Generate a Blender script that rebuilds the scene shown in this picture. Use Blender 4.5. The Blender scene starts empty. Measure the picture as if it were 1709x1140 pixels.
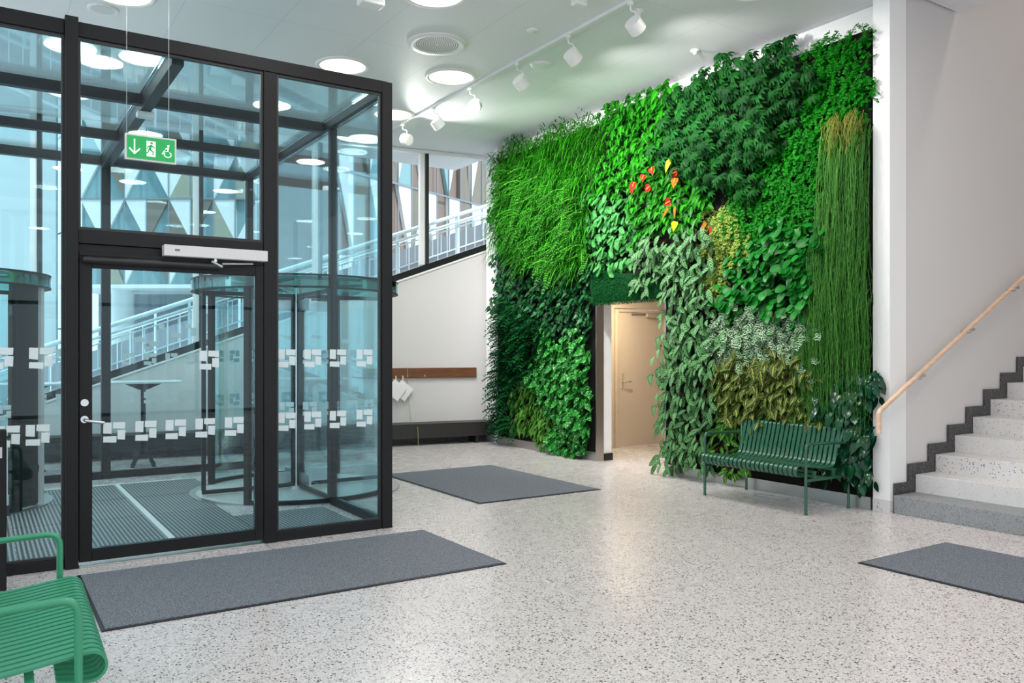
import bpy, bmesh, math, random
from mathutils import Vector, Matrix, Euler
random.seed(7)
S = bpy.context.scene
COL = S.collection
R = math.radians
PI = math.pi

# ------------------------------------------------------------------ camera, world, exposure
cam_d = bpy.data.cameras.new('camera')
cam = bpy.data.objects.new('camera', cam_d); COL.objects.link(cam)
cam.location = (0, 0, 1.55); cam.rotation_euler = (R(90), 0, R(-33.06))
cam_d.lens = 28.84; cam_d.sensor_width = 36; cam_d.shift_y = 16/1709; cam_d.clip_end = 300
S.camera = cam
S.view_settings.view_transform = 'Standard'; S.view_settings.look = 'None'
S.view_settings.gamma = 1; S.view_settings.use_curve_mapping = False
S.view_settings.exposure = 0.08
S.cycles.transparent_max_bounces = 40
S.cycles.max_bounces = 10
w = bpy.data.worlds.new('sky'); S.world = w; w.use_nodes = True
w.node_tree.nodes['Background'].inputs[0].default_value = (.86, .94, 1.0, 1)
w.node_tree.nodes['Background'].inputs[1].default_value = 1.6
sun_d = bpy.data.lights.new('sun', 'SUN'); sun_d.energy = 3.4; sun_d.angle = R(3); sun_d.color = (1, .98, .95)
sun = bpy.data.objects.new('sun', sun_d); COL.objects.link(sun); sun.rotation_euler = Vector((-.30, .55, -.80)).to_track_quat('-Z', 'Y').to_euler()
FILL = 24        # watts of each round ceiling lamp
SPOT = 235       # watts of each track spotlight

# ------------------------------------------------------------------ materials
def sock(n, *names):
    for k in names:
        if k in n.inputs: return n.inputs[k]
def mat(name, col, rough=.5, metal=0, spec=.5, emit=None, es=0):
    m = bpy.data.materials.new(name); m.use_nodes = True
    b = m.node_tree.nodes['Principled BSDF']
    b.inputs['Base Color'].default_value = (*col, 1); b.inputs['Roughness'].default_value = rough
    b.inputs['Metallic'].default_value = metal
    sock(b, 'Specular IOR Level', 'Specular').default_value = spec
    if emit:
        b.inputs['Emission Color'].default_value = (*emit, 1); b.inputs['Emission Strength'].default_value = es
    return m
class NT:
    def __init__(s, m): s.m = m; s.t = m.node_tree; s.b = s.t.nodes.get('Principled BSDF')
    def n(s, ty, **k):
        x = s.t.nodes.new(ty)
        for a, v in k.items(): setattr(x, a, v)
        return x
    def l(s, a, b): s.t.links.new(a, b)
    def math(s, op, a, b=None, c=None):
        x = s.n('ShaderNodeMath', operation=op)
        for i, v in enumerate((a, b, c)):
            if v is None: continue
            if isinstance(v, (int, float)): x.inputs[i].default_value = v
            else: s.l(v, x.inputs[i])
        return x.outputs[0]
    def mix(s, f, a, b):
        x = s.n('ShaderNodeMix', data_type='RGBA')
        for i, v in ((0, f), (6, a), (7, b)):
            if isinstance(v, (int, float)): x.inputs[i].default_value = v
            elif isinstance(v, tuple): x.inputs[i].default_value = (*v, 1)
            else: s.l(v, x.inputs[i])
        return x.outputs[2]
    def coord(s, k='Object'): return s.n('ShaderNodeTexCoord').outputs[k]
    def ramp(s, f, *st):
        x = s.n('ShaderNodeValToRGB'); e = x.color_ramp.elements
        while len(e) < len(st): e.new(.5)
        for i, (p, c) in enumerate(st):
            e[i].position = p; e[i].color = (*c, 1)
        s.l(f, x.inputs[0]); return x.outputs[0]
    def noise(s, sc, v=None, det=3):
        x = s.n('ShaderNodeTexNoise'); x.inputs['Scale'].default_value = sc; x.inputs['Detail'].default_value = det
        s.l(v if v is not None else s.coord(), x.inputs['Vector']); return x.outputs[0]
    def bump(s, h, st, d=.01):
        x = s.n('ShaderNodeBump'); x.inputs['Strength'].default_value = st; x.inputs['Distance'].default_value = d
        s.l(h, x.inputs['Height']); s.l(x.outputs[0], s.b.inputs['Normal'])

def terrazzo(name, base, chips, thr=.72, sc=55, rough=.3, joints=False):
    m = mat(name, base, rough); q = NT(m); c = q.coord()
    col = q.mix(q.noise(6, c), tuple(x*.93 for x in base), tuple(min(1, x*1.05) for x in base))
    # fine pale grain
    v0 = q.n('ShaderNodeTexVoronoi'); v0.inputs['Scale'].default_value = sc*2.4; q.l(c, v0.inputs['Vector'])
    sep0 = q.n('ShaderNodeSeparateColor'); q.l(v0.outputs['Color'], sep0.inputs[0])
    col = q.mix(q.math('MULTIPLY', sep0.outputs[0], .22), col, tuple(x*.55 for x in base))
    for k, (cc, dx, t) in enumerate(chips):
        mp = q.n('ShaderNodeMapping'); mp.inputs['Location'].default_value = (dx, dx*.7, 0); q.l(c, mp.inputs['Vector'])
        v = q.n('ShaderNodeTexVoronoi'); v.inputs['Scale'].default_value = sc*(1+.25*k); q.l(mp.outputs[0], v.inputs['Vector'])
        sp = q.n('ShaderNodeSeparateColor'); q.l(v.outputs['Color'], sp.inputs[0])
        f = q.math('MULTIPLY', q.math('GREATER_THAN', sp.outputs[0], t), q.math('LESS_THAN', v.outputs['Distance'], .42))
        col = q.mix(f, col, cc)
    if joints:
        sx = q.n('ShaderNodeSeparateXYZ'); q.l(c, sx.inputs[0])
        for ax, off, per in ((0, .95, 2.6), (1, 1.2, 3.4)):
            fr = q.math('ABSOLUTE', q.math('SUBTRACT', q.math('FRACT', q.math('DIVIDE', q.math('ADD', sx.outputs[ax], off), per)), .5))
            col = q.mix(q.math('MULTIPLY', q.math('LESS_THAN', fr, .0011), .45), col, (.25, .24, .23))
    q.l(col, q.b.inputs['Base Color'])
    q.l(q.math('MULTIPLY_ADD', q.noise(3, c), .12, rough-.06), q.b.inputs['Roughness'])
    return m

M = {}
M['floor'] = terrazzo('terrazzo_floor', (.61, .575, .57), [((.05, .045, .045), 0, .87), ((.18, .10, .09), 3.1, .89), ((.78, .76, .75), 7.7, .86), ((.10, .09, .09), 5.3, .84), ((.25, .2, .19), 9.1, .84)], rough=.27, joints=True, sc=62)
M['stairterr'] = terrazzo('terrazzo_steps', (.70, .68, .67), [((.12, .11, .11), 0, .93), ((.35, .28, .25), 3.1, .93)], rough=.4, sc=75)
M['darkterr'] = terrazzo('terrazzo_black', (.035, .035, .038), [((.30, .29, .28), 0, .82), ((.12, .11, .11), 4, .7)], rough=.35, sc=110)
M['greyterr'] = terrazzo('concrete_step', (.27, .28, .29), [((.12, .12, .13), 0, .85), ((.42, .42, .42), 2, .88)], rough=.6, sc=90)

def wallmat(name, col):
    m = mat(name, col, .75, spec=.25); q = NT(m); n = q.noise(220)
    q.bump(n, .25, .002); return m
M['wall'] = wallmat('painted_wall', (.66, .64, .635))
M['white'] = wallmat('white_paint', (.86, .86, .86))
M['trimwhite'] = mat('white_lacquer', (.82, .82, .82), .35)
M['beige'] = wallmat('beige_paint', (.62, .53, .43))
# ceiling: perforated white metal panels with fine seams
m = mat('ceiling_panels', (.74, .75, .77), .55, spec=.3); q = NT(m); c = q.coord()
sx = q.n('ShaderNodeSeparateXYZ'); q.l(c, sx.inputs[0])
def seam(ax, off, per, wd):
    return q.math('LESS_THAN', q.math('ABSOLUTE', q.math('SUBTRACT', q.math('FRACT', q.math('DIVIDE', q.math('ADD', sx.outputs[ax], off), per)), .5)), wd/per)
sm = q.math('MAXIMUM', seam(0, .17+.47, .935, .0035), seam(1, 0, 2.4, .0035))
v = q.n('ShaderNodeTexVoronoi'); v.inputs['Scale'].default_value = 60; v.inputs['Randomness'].default_value = 0; q.l(c, v.inputs['Vector'])
hole = q.math('LESS_THAN', v.outputs['Distance'], .22)
col = q.mix(q.math('MULTIPLY', hole, .22), (.76, .77, .79), (.3, .3, .32))
col = q.mix(q.math('MULTIPLY', sm, .35), col, (.35, .36, .38)); q.l(col, q.b.inputs['Base Color'])
M['ceil'] = m
M['frame'] = mat('anthracite_aluminium', (.009, .0095, .011), .45, 0, .25)
M['black'] = mat('black_metal', (.012, .012, .013), .4)
M['blackwood'] = mat('black_cladding', (.02, .018, .018), .45)
M['alu'] = mat('brushed_aluminium', (.62, .63, .64), .3, 1)
M['steel'] = mat('stainless_steel', (.52, .50, .48), .33, 1)
q = NT(M['steel']); mp = q.n('ShaderNodeMapping'); mp.inputs['Scale'].default_value = (40, 2, 300); q.l(q.coord(), mp.inputs['Vector'])
q.bump(q.noise(3, mp.outputs[0]), .1, .001)
M['brass'] = mat('satin_handle', (.55, .48, .38), .3, .2)
M['greypl'] = mat('light_grey_plastic', (.62, .62, .62), .45)
M['whitepl'] = mat('white_plastic', (.80, .80, .79), .4)
M['darkhole'] = mat('dark_slots', (.16, .16, .17), .7)
def glassmat(name, tint, refl=1.0, base=.02):
    m = bpy.data.materials.new(name); m.use_nodes = True; q = NT(m); t = q.t; t.nodes.clear()
    tr = q.n('ShaderNodeBsdfTransparent'); tr.inputs[0].default_value = (*tint, 1)
    gl = q.n('ShaderNodeBsdfGlossy'); gl.inputs['Roughness'].default_value = .0; gl.inputs[0].default_value = (.9, .97, 1, 1)
    fr = q.n('ShaderNodeFresnel'); fr.inputs['IOR'].default_value = 1.45
    f = q.math('MULTIPLY', fr.outputs[0], refl)
    mx = q.n('ShaderNodeMixShader'); q.l(f, mx.inputs[0]); q.l(tr.outputs[0], mx.inputs[1]); q.l(gl.outputs[0], mx.inputs[2])
    o = q.n('ShaderNodeOutputMaterial'); q.l(mx.outputs[0], o.inputs[0]); return m
M['glass'] = glassmat('tinted_glass', (.90, .978, .990), .5)
M['glass2'] = glassmat('clear_glass', (.93, .983, .992), .5)
M['frost'] = mat('frosted_film', (.72, .82, .84), .8)
q = NT(M['frost']); q.b.inputs['Alpha'].default_value = .8
# mat carpet
def carpet(name, col, col2):
    m = mat(name, col, .95, spec=.1); q = NT(m); n = q.noise(150, det=6)
    q.l(q.ramp(n, (.32, col2), (.62, col)), q.b.inputs['Base Color']); q.bump(n, .35, .004); return m
M['carpet'] = carpet('grey_carpet', (.235, .255, .285), (.03, .035, .045))
m = mat('grating', (.1, .11, .12), .45); q = NT(m); c = q.coord()
v = q.n('ShaderNodeTexVoronoi'); v.inputs['Scale'].default_value = 30; v.inputs['Randomness'].default_value = 0; q.l(c, v.inputs['Vector'])
q.l(q.mix(q.math('LESS_THAN', v.outputs['Distance'], .36), (.06, .065, .07), (.55, .60, .62)), q.b.inputs['Base Color'])
M['grating'] = m
# wood
def wood(name, a, b, sc=3, rough=.4):
    m = mat(name, a, rough); q = NT(m); mp = q.n('ShaderNodeMapping'); mp.inputs['Scale'].default_value = (sc, sc*9, sc*9); q.l(q.coord(), mp.inputs['Vector'])
    q.l(q.ramp(q.noise(2, mp.outputs[0], 6), (.3, a), (.7, b)), q.b.inputs['Base Color']); return m
M['walnut'] = wood('walnut', (.10, .035, .012), (.19, .075, .028))
M['oak'] = wood('pale_oak', (.66, .42, .27), (.80, .57, .42), 2)
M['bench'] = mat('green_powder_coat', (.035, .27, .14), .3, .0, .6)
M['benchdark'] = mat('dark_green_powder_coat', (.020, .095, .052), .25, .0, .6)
M['signgreen'] = mat('sign_green', (0, .22, .05), .4, emit=(0, .40, .09), es=.45)
M['signwhite'] = mat('sign_white', (.8, .85, .8), .4, emit=(.9, 1, .92), es=.5)
M['lamp'] = mat('lamp_diffuser', (1, 1, 1), .5, emit=(1, .80, .54), es=2.3)
M['warmlamp'] = mat('warm_lamp_diffuser', (1, .9, .7), .5, emit=(1, .78, .45), es=8)
M['soil'] = mat('dark_felt', (.012, .012, .010), .95, spec=.1)

# ------------------------------------------------------------------ mesh builder
class MB:
    def __init__(s): s.v = []; s.f = []; s.uv = None; s.lr = None
    def quad(s, *p):
        i = len(s.v); s.v += [tuple(x) for x in p]; s.f.append(tuple(range(i, i+len(p))))
    def box(s, x0, y0, z0, x1, y1, z1, mx=None):
        i = len(s.v)
        p = [(x0, y0, z0), (x1, y0, z0), (x1, y1, z0), (x0, y1, z0), (x0, y0, z1), (x1, y0, z1), (x1, y1, z1), (x0, y1, z1)]
        if mx is not None: p = [tuple(mx @ Vector(k)) for k in p]
        s.v += p
        s.f += [tuple(i+k for k in t) for t in ((0, 3, 2, 1), (4, 5, 6, 7), (0, 1, 5, 4), (1, 2, 6, 5), (2, 3, 7, 6), (3, 0, 4, 7))]
        return s
    def prism(s, pts, vec):
        i = len(s.v); n = len(pts); vec = Vector(vec)
        s.v += [tuple(p) for p in pts] + [tuple(Vector(p)+vec) for p in pts]
        s.f.append(tuple(i+k for k in reversed(range(n)))); s.f.append(tuple(i+n+k for k in range(n)))
        for k in range(n):
            k2 = (k+1) % n; s.f.append((i+k, i+k2, i+n+k2, i+n+k))
        return s
    def tube(s, path, r, n=10, cap=True, rs=None):
        path = [Vector(p) for p in path]; i0 = len(s.v); up = None
        for k, p in enumerate(path):
            d = (path[min(k+1, len(path)-1)]-path[max(k-1, 0)]).normalized()
            if up is None:
                up = d.orthogonal().normalized()
            else:
                up = (up - d*up.dot(d))
                up = up.normalized() if up.length > 1e-6 else d.orthogonal().normalized()
            sd = d.cross(up); rr = rs[k] if rs else r
            for j in range(n):
                a = 2*PI*j/n; s.v.append(tuple(p+(up*math.cos(a)+sd*math.sin(a))*rr))
        for k in range(len(path)-1):
            for j in range(n):
                a = i0+k*n+j; b = i0+k*n+(j+1) % n
                s.f.append((a, b, b+n, a+n))
        if cap:
            s.f.append(tuple(i0+j for j in reversed(range(n)))); e = i0+(len(path)-1)*n
            s.f.append(tuple(e+j for j in range(n)))
        return s
    def cyl(s, c, r, h, n=32, ax=(0, 0, 1), r2=None):
        c = Vector(c); return s.tube([c, c+Vector(ax).normalized()*h], r, n, True, [r, r if r2 is None else r2])
    def lathe(s, prof, c=(0, 0, 0), n=32):
        i0 = len(s.v); m = len(prof)
        for j in range(n):
            a = 2*PI*j/n
            for (r, z) in prof: s.v.append((c[0]+r*math.cos(a), c[1]+r*math.sin(a), c[2]+z))
        for j in range(n):
            for k in range(m-1):
                a = i0+j*m+k; b = i0+((j+1) % n)*m+k
                s.f.append((a, b, b+1, a+1))
        return s
    def arc(s, cx, cy, r0, r1, z0, z1, a0, a1, n=20):
        i0 = len(s.v)
        for k in range(n+1):
            a = R(a0+(a1-a0)*k/n); c, sn = math.cos(a), math.sin(a)
            s.v += [(cx+r0*c, cy+r0*sn, z0), (cx+r1*c, cy+r1*sn, z0), (cx+r1*c, cy+r1*sn, z1), (cx+r0*c, cy+r0*sn, z1)]
        for k in range(n):
            a = i0+k*4
            for j in range(4):
                b = (j+1) % 4; s.f.append((a+j, a+b, a+4+b, a+4+j))
        s.f.append((i0, i0+3, i0+2, i0+1)); e = i0+n*4; s.f.append((e, e+1, e+2, e+3))
        return s
    def build(s, name, m, parent=None, smooth=False, bevel=0, kind=None, label=None):
        me = bpy.data.meshes.new(name); me.from_pydata(s.v, [], s.f); me.update()
        if s.uv:
            ul = me.uv_layers.new(name='UVMap')
            flat = []
            for f in s.f:
                for k in f: flat += s.uv[k]
            ul.data.foreach_set('uv', flat)
        if s.lr:
            at = me.attributes.new('lr', 'FLOAT', 'POINT'); at.data.foreach_set('value', s.lr)
        else:
            bm = bmesh.new(); bm.from_mesh(me); bmesh.ops.recalc_face_normals(bm, faces=bm.faces); bm.to_mesh(me); bm.free()
        if m: me.materials.append(M[m] if isinstance(m, str) else m)
        o = bpy.data.objects.new(name, me); COL.objects.link(o)
        if parent is not None: o.parent = parent
        if smooth:
            me.polygons.foreach_set('use_smooth', [True]*len(me.polygons))
            if smooth == 'auto':
                md = o.modifiers.new('split', 'EDGE_SPLIT'); md.split_angle = R(40)
        if bevel:
            md = o.modifiers.new('bevel', 'BEVEL'); md.width = bevel; md.segments = 2; md.limit_method = 'ANGLE'
        if kind: o['kind'] = kind
        if label: o['label'] = label
        return o
def box(*a): return MB().box(*a)
def tag(o, label, cat, group=None):
    o['label'] = label; o['category'] = cat
    if group: o['group'] = group
    return o
def thing(name, label, cat, loc=(0, 0, 0), rz=0, group=None):
    o = bpy.data.objects.new(name, None); COL.objects.link(o); o.location = loc; o.rotation_euler = (0, 0, rz)
    o.empty_display_size = .1
    return tag(o, label, cat, group)
def sthing(name, loc=(0, 0, 0)):
    o = bpy.data.objects.new(name, None); COL.objects.link(o); o.location = loc; o['kind'] = 'structure'; return o
def struct(name, mb, m, **k): return mb.build(name, m, kind='structure', **k)
def copy_tree(o, parent=None):
    c = o.copy(); COL.objects.link(c); c.parent = parent
    for ch in list(o.children): copy_tree(ch, c)
    return c
def rounded(pts, r, n=6):
    pts = [Vector(p) for p in pts]; out = [pts[0]]
    for k in range(1, len(pts)-1):
        a, b, c = pts[k-1], pts[k], pts[k+1]
        d1 = (a-b).normalized(); d2 = (c-b).normalized(); ang = d1.angle(d2)
        t = min(r/math.tan(ang/2), (a-b).length*.49, (c-b).length*.49)
        p0 = b+d1*t; p2 = b+d2*t
        for j in range(n+1):
            u = j/n; out.append(p0*(1-u)**2+b*2*u*(1-u)+p2*u*u)
    out.append(pts[-1]); return out

# ------------------------------------------------------------------ the setting
CZ = 4.97
fo = struct('floor', box(-8, -8, -.2, 16, 15.5, 0), 'floor')
XP = 7.31      # face of the planted wall
struct('ceiling', box(-.6, -8, CZ, XP+.26, 13.6, CZ+.3), 'ceil')
struct('ceiling_stair', box(XP+.27, -1.5, 5.04, 8.45, 4.58, 5.3), 'ceil')
struct('ceiling_corridor', box(XP+.27, 5.0, 2.62, 11.2, 10.1, 2.75), 'white')
struct('ceiling_upper', box(8.46, -1.5, 8.6, 15.9, 4.58, 8.75), 'white')
# planted wall: white structure behind the panel, with the doorway
DY0, DY1, DZ = 7.62, 9.03, 2.30
mb = MB(); mb.box(7.42, DY1, 0, 7.57, 12.22, CZ-.003); mb.box(7.42, 4.78, 0, 7.57, DY0, CZ-.003); mb.box(7.42, DY0, DZ, 7.57, DY1, CZ-.003)
struct('wall_planted', mb, 'white')
struct('wall_stair', box(7.58, 4.60, 0, 15.9, 4.77, 8.6), 'wall')
struct('wall_corner', box(7.30, 4.60, .12, 7.575, 4.775, CZ-.002), 'white')
struct('baseboard_corner', box(7.295, 4.595, 0, 7.573, 4.775, .12), 'stairterr')
struct('wall_stair_end', box(15.9, -1.5, 0, 16.0, 4.77, 8.6), 'wall')
struct('wall_stair_south', box(7.6, -1.6, 0, 15.9, -1.5, 8.6), 'wall')
struct('wall_upper', box(8.45, -1.49, 5.31, 8.55, 4.59, 8.59), 'wall')
struct('trim_1', box(7.30, 11.66, 0, 7.415, 11.74, CZ-.003), 'trimwhite')
struct('baseboard_doorway', box(7.415, 9.005, 0, 7.575, 9.028, .10), 'black')
# far wall, turned a little, with a sloping sill
WD = Vector((.9880, -.1542, 0)); WN = Vector((.1542, .9880, 0)); W0 = Vector((1.385, 13.24, 0))
def W(s, o, z): p = W0+WD*s+WN*o; return Vector((p.x, p.y, z))
def zs(s): return 1.03+.367*s
S0, S1 = -2.6, 6.30
mb = MB().prism([W(S0, 0, 0), W(S1, 0, 0), W(S1, 0, zs(S1)), W(S0, 0, zs(S0))], WN*.25)
struct('wall_far', mb, 'wall')
mb = MB().prism([W(S1, 0, 0), W(S1+.3, 0, 0), W(S1+.3, 0, CZ-.004), W(S1, 0, CZ-.004)], WN*.25)
struct('wall_far_corner', mb, 'wall')
struct('trim_2', MB().prism([W(S0, -.02, zs(S0)), W(S1, -.02, zs(S1)), W(S1, -.02, zs(S1)+.03), W(S0, -.02, zs(S0)+.03)], WN*.2), 'trimwhite')
struct('baseboard_far', MB().prism([W(S0, -.015, 0), W(S1-.01, -.015, 0), W(S1-.01, -.015, .125), W(S0, -.015, .125)], WN*.014), 'darkterr')
win = sthing('window_1', tuple(W0))
def rel(o, pts): return [Vector(p)-Vector(o.location) for p in pts]
mb = MB().prism(rel(win, [W(S0, .0, zs(S0)+.03), W(S1, .0, zs(S1)+.03), W(S1, .0, zs(S1)+.14), W(S0, .0, zs(S0)+.14)]), WN*.18)
mb.build('window_frame', 'frame', win)
mb = MB().prism(rel(win, [W(S0, .02, CZ-.06), W(S1, .02, CZ-.06), W(S1, .02, CZ-.005), W(S0, .02, CZ-.005)]), WN*.12)
mb.build('window_head', 'trimwhite', win)
MUL = [-2.4, -.7, 1.45, 3.25, 5.05]
for s in MUL:
    MB().prism(rel(win, [W(s, .02, zs(s)+.14), W(s+.055, .02, zs(s)+.15), W(s+.055, .02, CZ-.06), W(s, .02, CZ-.06)]), WN*.14).build('mullion', 'black', win)
    MB().prism(rel(win, [W(s-.09, .06, zs(s)+.13), W(s-.005, .06, zs(s)+.14), W(s-.005, .06, CZ-.06), W(s-.09, .06, CZ-.06)]), WN*.1).build('mullion_cover', 'trimwhite', win)
ed = [S0]+MUL+[S1]
for a, b in zip(ed[:-1], ed[1:]):
    a += .06; b -= .1 if b != S1 else 0
    if b-a < .2: continue
    MB().prism(rel(win, [W(a, .1, zs(a)+.15), W(b, .1, zs(b)+.15), W(b, .1, CZ-.07), W(a, .1, CZ-.07)]), WN*.01).build('pane', 'glass2', win)
# street facade on the left (seen only in reflections) and rear of the hall
win2 = sthing('window_2', (-.6, 0, 0))
for y in [-7.9, -5.2, -2.5, .2, 2.9, 5.6]:
    box(-.06, y, 0, .06, y+.08, CZ).build('mullion', 'frame', win2)
for z in (0.02, 2.6): box(-.05, -7.8, z, .05, 6.4, z+.08).build('transom', 'frame', win2)
win3 = sthing('window_3', (0, -8, 0))
for x in [-.5, 2, 4.5, 7.0]:
    box(x, -.06, 0, x+.08, .06, CZ).build('mullion', 'frame', win3)
for z in (0.02, 2.6): box(-.4, -.05, z, 7.3, .05, z+.08).build('transom', 'frame', win3)
# corridor behind the doorway
struct('wall_corridor_back', MB().box(7.575, 10.1, 0, 8.52, 10.25, 2.7).box(9.64, 10.1, 0, 11.2, 10.25, 2.7).box(8.52, 10.1, 2.24, 9.64, 10.25, 2.7), 'beige')
struct('wall_corridor_side', box(11.05, 4.8, 0, 11.2, 10.1, 2.7), 'beige')
d2 = sthing('door_2', (8.55, 10.08, 0))
mb = MB(); mb.box(0, -.02, 0, .04, .1, 2.22).box(1.03, -.02, 0, 1.07, .1, 2.22).box(.04, -.02, 2.18, 1.03, .1, 2.22); mb.build('door_frame', mat('beige_frame', (.64, .54, .42), .4), d2)
box(.045, .0, .012, 1.025, .045, 2.175).build('door_leaf', mat('beige_laminate', (.66, .55, .45), .4), d2)
hd = box(.10, -.012, .95, .14, -.002, 1.20).build('handle_plate', 'brass', d2, bevel=.003)
MB().tube(rounded([(.12, -.01, 1.06), (.12, -.06, 1.06), (.26, -.06, 1.06)], .015), .009).build('lever', 'brass', hd, smooth=True)
cl = box(.62, -.06, 2.10, .95, 0, 2.165).build('closer', 'brass', d2, bevel=.004)
box(.30, -.035, 2.145, .62, -.015, 2.16).build('closer_arm', 'alu', cl)

# ------------------------------------------------------------------ staircase
st = thing('staircase', 'pale terrazzo staircase rising to the right beside the grey wall', 'stairs', (7.31, 4.59, 0))
TR, RI = .352, .172
for i in range(20):
    x0 = (.02 if i == 0 else .38+TR*(i-1)); x1 = .38+TR*i+.02 if i < 19 else .38+TR*20
    mb = box(x0, -5.9, max(0, RI*(i-1)), x1+.25, -.015, RI*(i+1)-.0)
    o = mb.build('step', 'greyterr' if i == 0 else 'stairterr', st, bevel=.004)
    if i == 0: o['label'] = 'grey concrete bottom step'
mb = MB()
pts = []
def zz(off):
    r = []
    for i in range(19):
        x = .38+TR*(i-1) if i else .02
        r += [(x, RI*i if i else 0), (x, RI*(i+1))]
    return r
# stepped skirting on the wall
for i in range(19):
    xa = (.38+TR*(i-1)) if i else .035
    xn = .38+TR*i
    zt = RI*(i+1)
    mb.box(xa-.0 if i else .035, -.014, zt, xn, -.001, zt+.11)                 # along the tread
    mb.box(xn-.115, -.0138, zt+.11, xn, -.001, zt+.11+RI)                       # up the riser
o = mb.build('stair_skirting', 'darkterr', st)

rail = thing('handrail', 'pale oak handrail on brackets along the grey stair wall', 'handrail', (6.97, 4.5, 0))
sl = (2.369-.996)/(9.664-6.98)
path = rounded([(0, 0, .787), (0, 0, .99), (6.5, 0, .99+sl*6.5)], .05)
MB().tube(path, .022, 16).build('rail', 'oak', rail, smooth='auto')
for x in (.70, 1.60, 2.52, 3.4, 4.3):
    z = .99+sl*x
    b = MB(); b.tube(rounded([(x, 0, z-.02), (x, 0, z-.07), (x-.0, .08, z-.07)], .02), .007, 8); b.box(x-.05, -.015, z-.05, x+.05, .015, z-.021+.0)
    b.cyl((x, .083, z-.07), .022, .016, 16, (0, 1, 0))
    b.build('bracket', 'steel', rail, smooth='auto')

# ------------------------------------------------------------------ rugs
def rug(label, x0, y0, x1, y1):
    t = thing('entrance_mat', label, 'mat', (x0, y0, 0))
    box(.02, .02, .001, x1-x0-.02, y1-y0-.02, .012).build('pile', 'carpet', t)
    mb = MB(); X = x1-x0; Y = y1-y0
    mb.box(0, 0, 0, X, .02, .007).box(0, Y-.02, 0, X, Y, .007).box(0, .02, 0, .02, Y-.02, .007).box(X-.02, .02, 0, X, Y-.02, .007)
    mb.build('rubber_edge', 'black', t)
    return t
rug('long dark grey entrance mat in front of the swing door', .57, 5.02, 3.22, 6.36)
rug('dark grey entrance mat beyond the glass corner, in front of the revolving door', 4.25, 7.14, 5.83, 9.48)
t = rug('dark grey mat at the right edge before the stairs', 5.38, 1.9, 6.55, 3.64)

# ------------------------------------------------------------------ glass vestibule
VY, VX = 6.64, 3.03
F = thing('glass_vestibule', 'tall black-framed glass entrance vestibule with glass roof', 'vestibule', (0, VY, 0))
def fb(name, x0, y0, z0, x1, y1, z1, m='frame', bev=.004): return box(x0, y0-VY, z0, x1, y1-VY, z1).build(name, m, F, bevel=bev)
H = 3.91
fb('post', .515, VY-.06, 0, .60, VY+.08, H+.02)
fb('post', 1.925, VY-.03, 0, 2.03, VY+.08, 3.80)
fb('post', 2.955, VY-.03, 0, 3.05, VY+.08, 3.905)
fb('post', -.45, VY-.03, 0, -.36, VY+.08, 3.80)
fb('beam', -.45, VY-.025, 3.805, .514, VY+.08, H)
fb('beam', .601, VY-.025, 3.805, 3.0, VY+.08, H)
fb('transom', .601, VY-.02, 2.325, 1.924, VY+.07, 2.425)
fb('door_head', .601, VY-.0, 2.24, 1.924, VY+.06, 2.324)
fb('sill', -.359, VY-.02, 0, .514, VY+.06, .075)
fb('sill', 2.031, VY-.02, 0, 2.954, VY+.06, .075)
# thin inner bead frames
def bead(x0, z0, x1, z1, y=VY):
    mb = MB(); t = .018
    mb.box(x0, y-.008-VY, z0, x0+t, y+.03-VY, z1).box(x1-t, y-.008-VY, z0, x1, y+.03-VY, z1).box(x0+t, y-.008-VY, z0, x1-t, y+.03-VY, z0+t).box(x0+t, y-.008-VY, z1-t, x1-t, y+.03-VY, z1)
    mb.build('glazing_bead', 'black', F)
bead(.601, 2.426, 1.924, 3.804); bead(2.031, .076, 2.954, 3.804); bead(-.359, .076, .514, 3.804)
def pane(x0, y0, z0, x1, y1, z1): return box(x0, y0-VY, z0, x1, y1-VY, z1).build('pane', 'glass', F)
p_left = pane(-.35, VY+.006, .09, .50, VY+.018, 3.79)
p_top = pane(.615, VY+.006, 2.44, 1.91, VY+.018, 3.79)
p_right = pane(2.045, VY+.006, .09, 2.94, VY+.018, 3.79)
# side wall (towards the hall) up to the drum, above it and beyond
SY = [7.93, 10.22]
fb('post', VX-.05, SY[0], 0, VX+.02, SY[0]+.07, 3.80)
fb('post', VX-.05, SY[1], 0, VX+.02, SY[1]+.07, 3.80)
fb('post', VX-.06, 10.95, 0, VX+.02, 11.05, 3.80)
fb('beam', VX-.06, VY+.081, 3.805, VX+.02, 11.05, H)
fb('sill', VX-.05, VY+.081, 0, VX+.02, SY[0]-.001, .075)
fb('sill', VX-.05, SY[1]+.071, 0, VX+.02, 10.949, .075)
ps1 = pane(VX-.022, VY+.09, .08, VX-.010, SY[0]-.005, 3.80)
pane(VX-.022, SY[1]+.075, .08, VX-.010, 10.945, 3.80)
pane(VX-.022, SY[0]+.075, 2.36, VX-.010, SY[1]-.005, 3.80)
# back wall
BY = 11.0
for x in (-.45, 1.25): fb('post', x, BY, 0, x+.10, BY+.10, 3.80)
fb('beam', -.45, BY, 3.805, 2.96, BY+.1, H)
fb('sill', -.349, BY+.01, 0, 1.249, BY+.08, .09); fb('sill', 1.351, BY+.01, 0, 2.969, BY+.08, .09)
pb1 = pane(-.345, BY+.05, .1, 1.245, BY+.062, 3.80)
pb2 = pane(1.355, BY+.05, .1, 2.965, BY+.062, 3.80)
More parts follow.
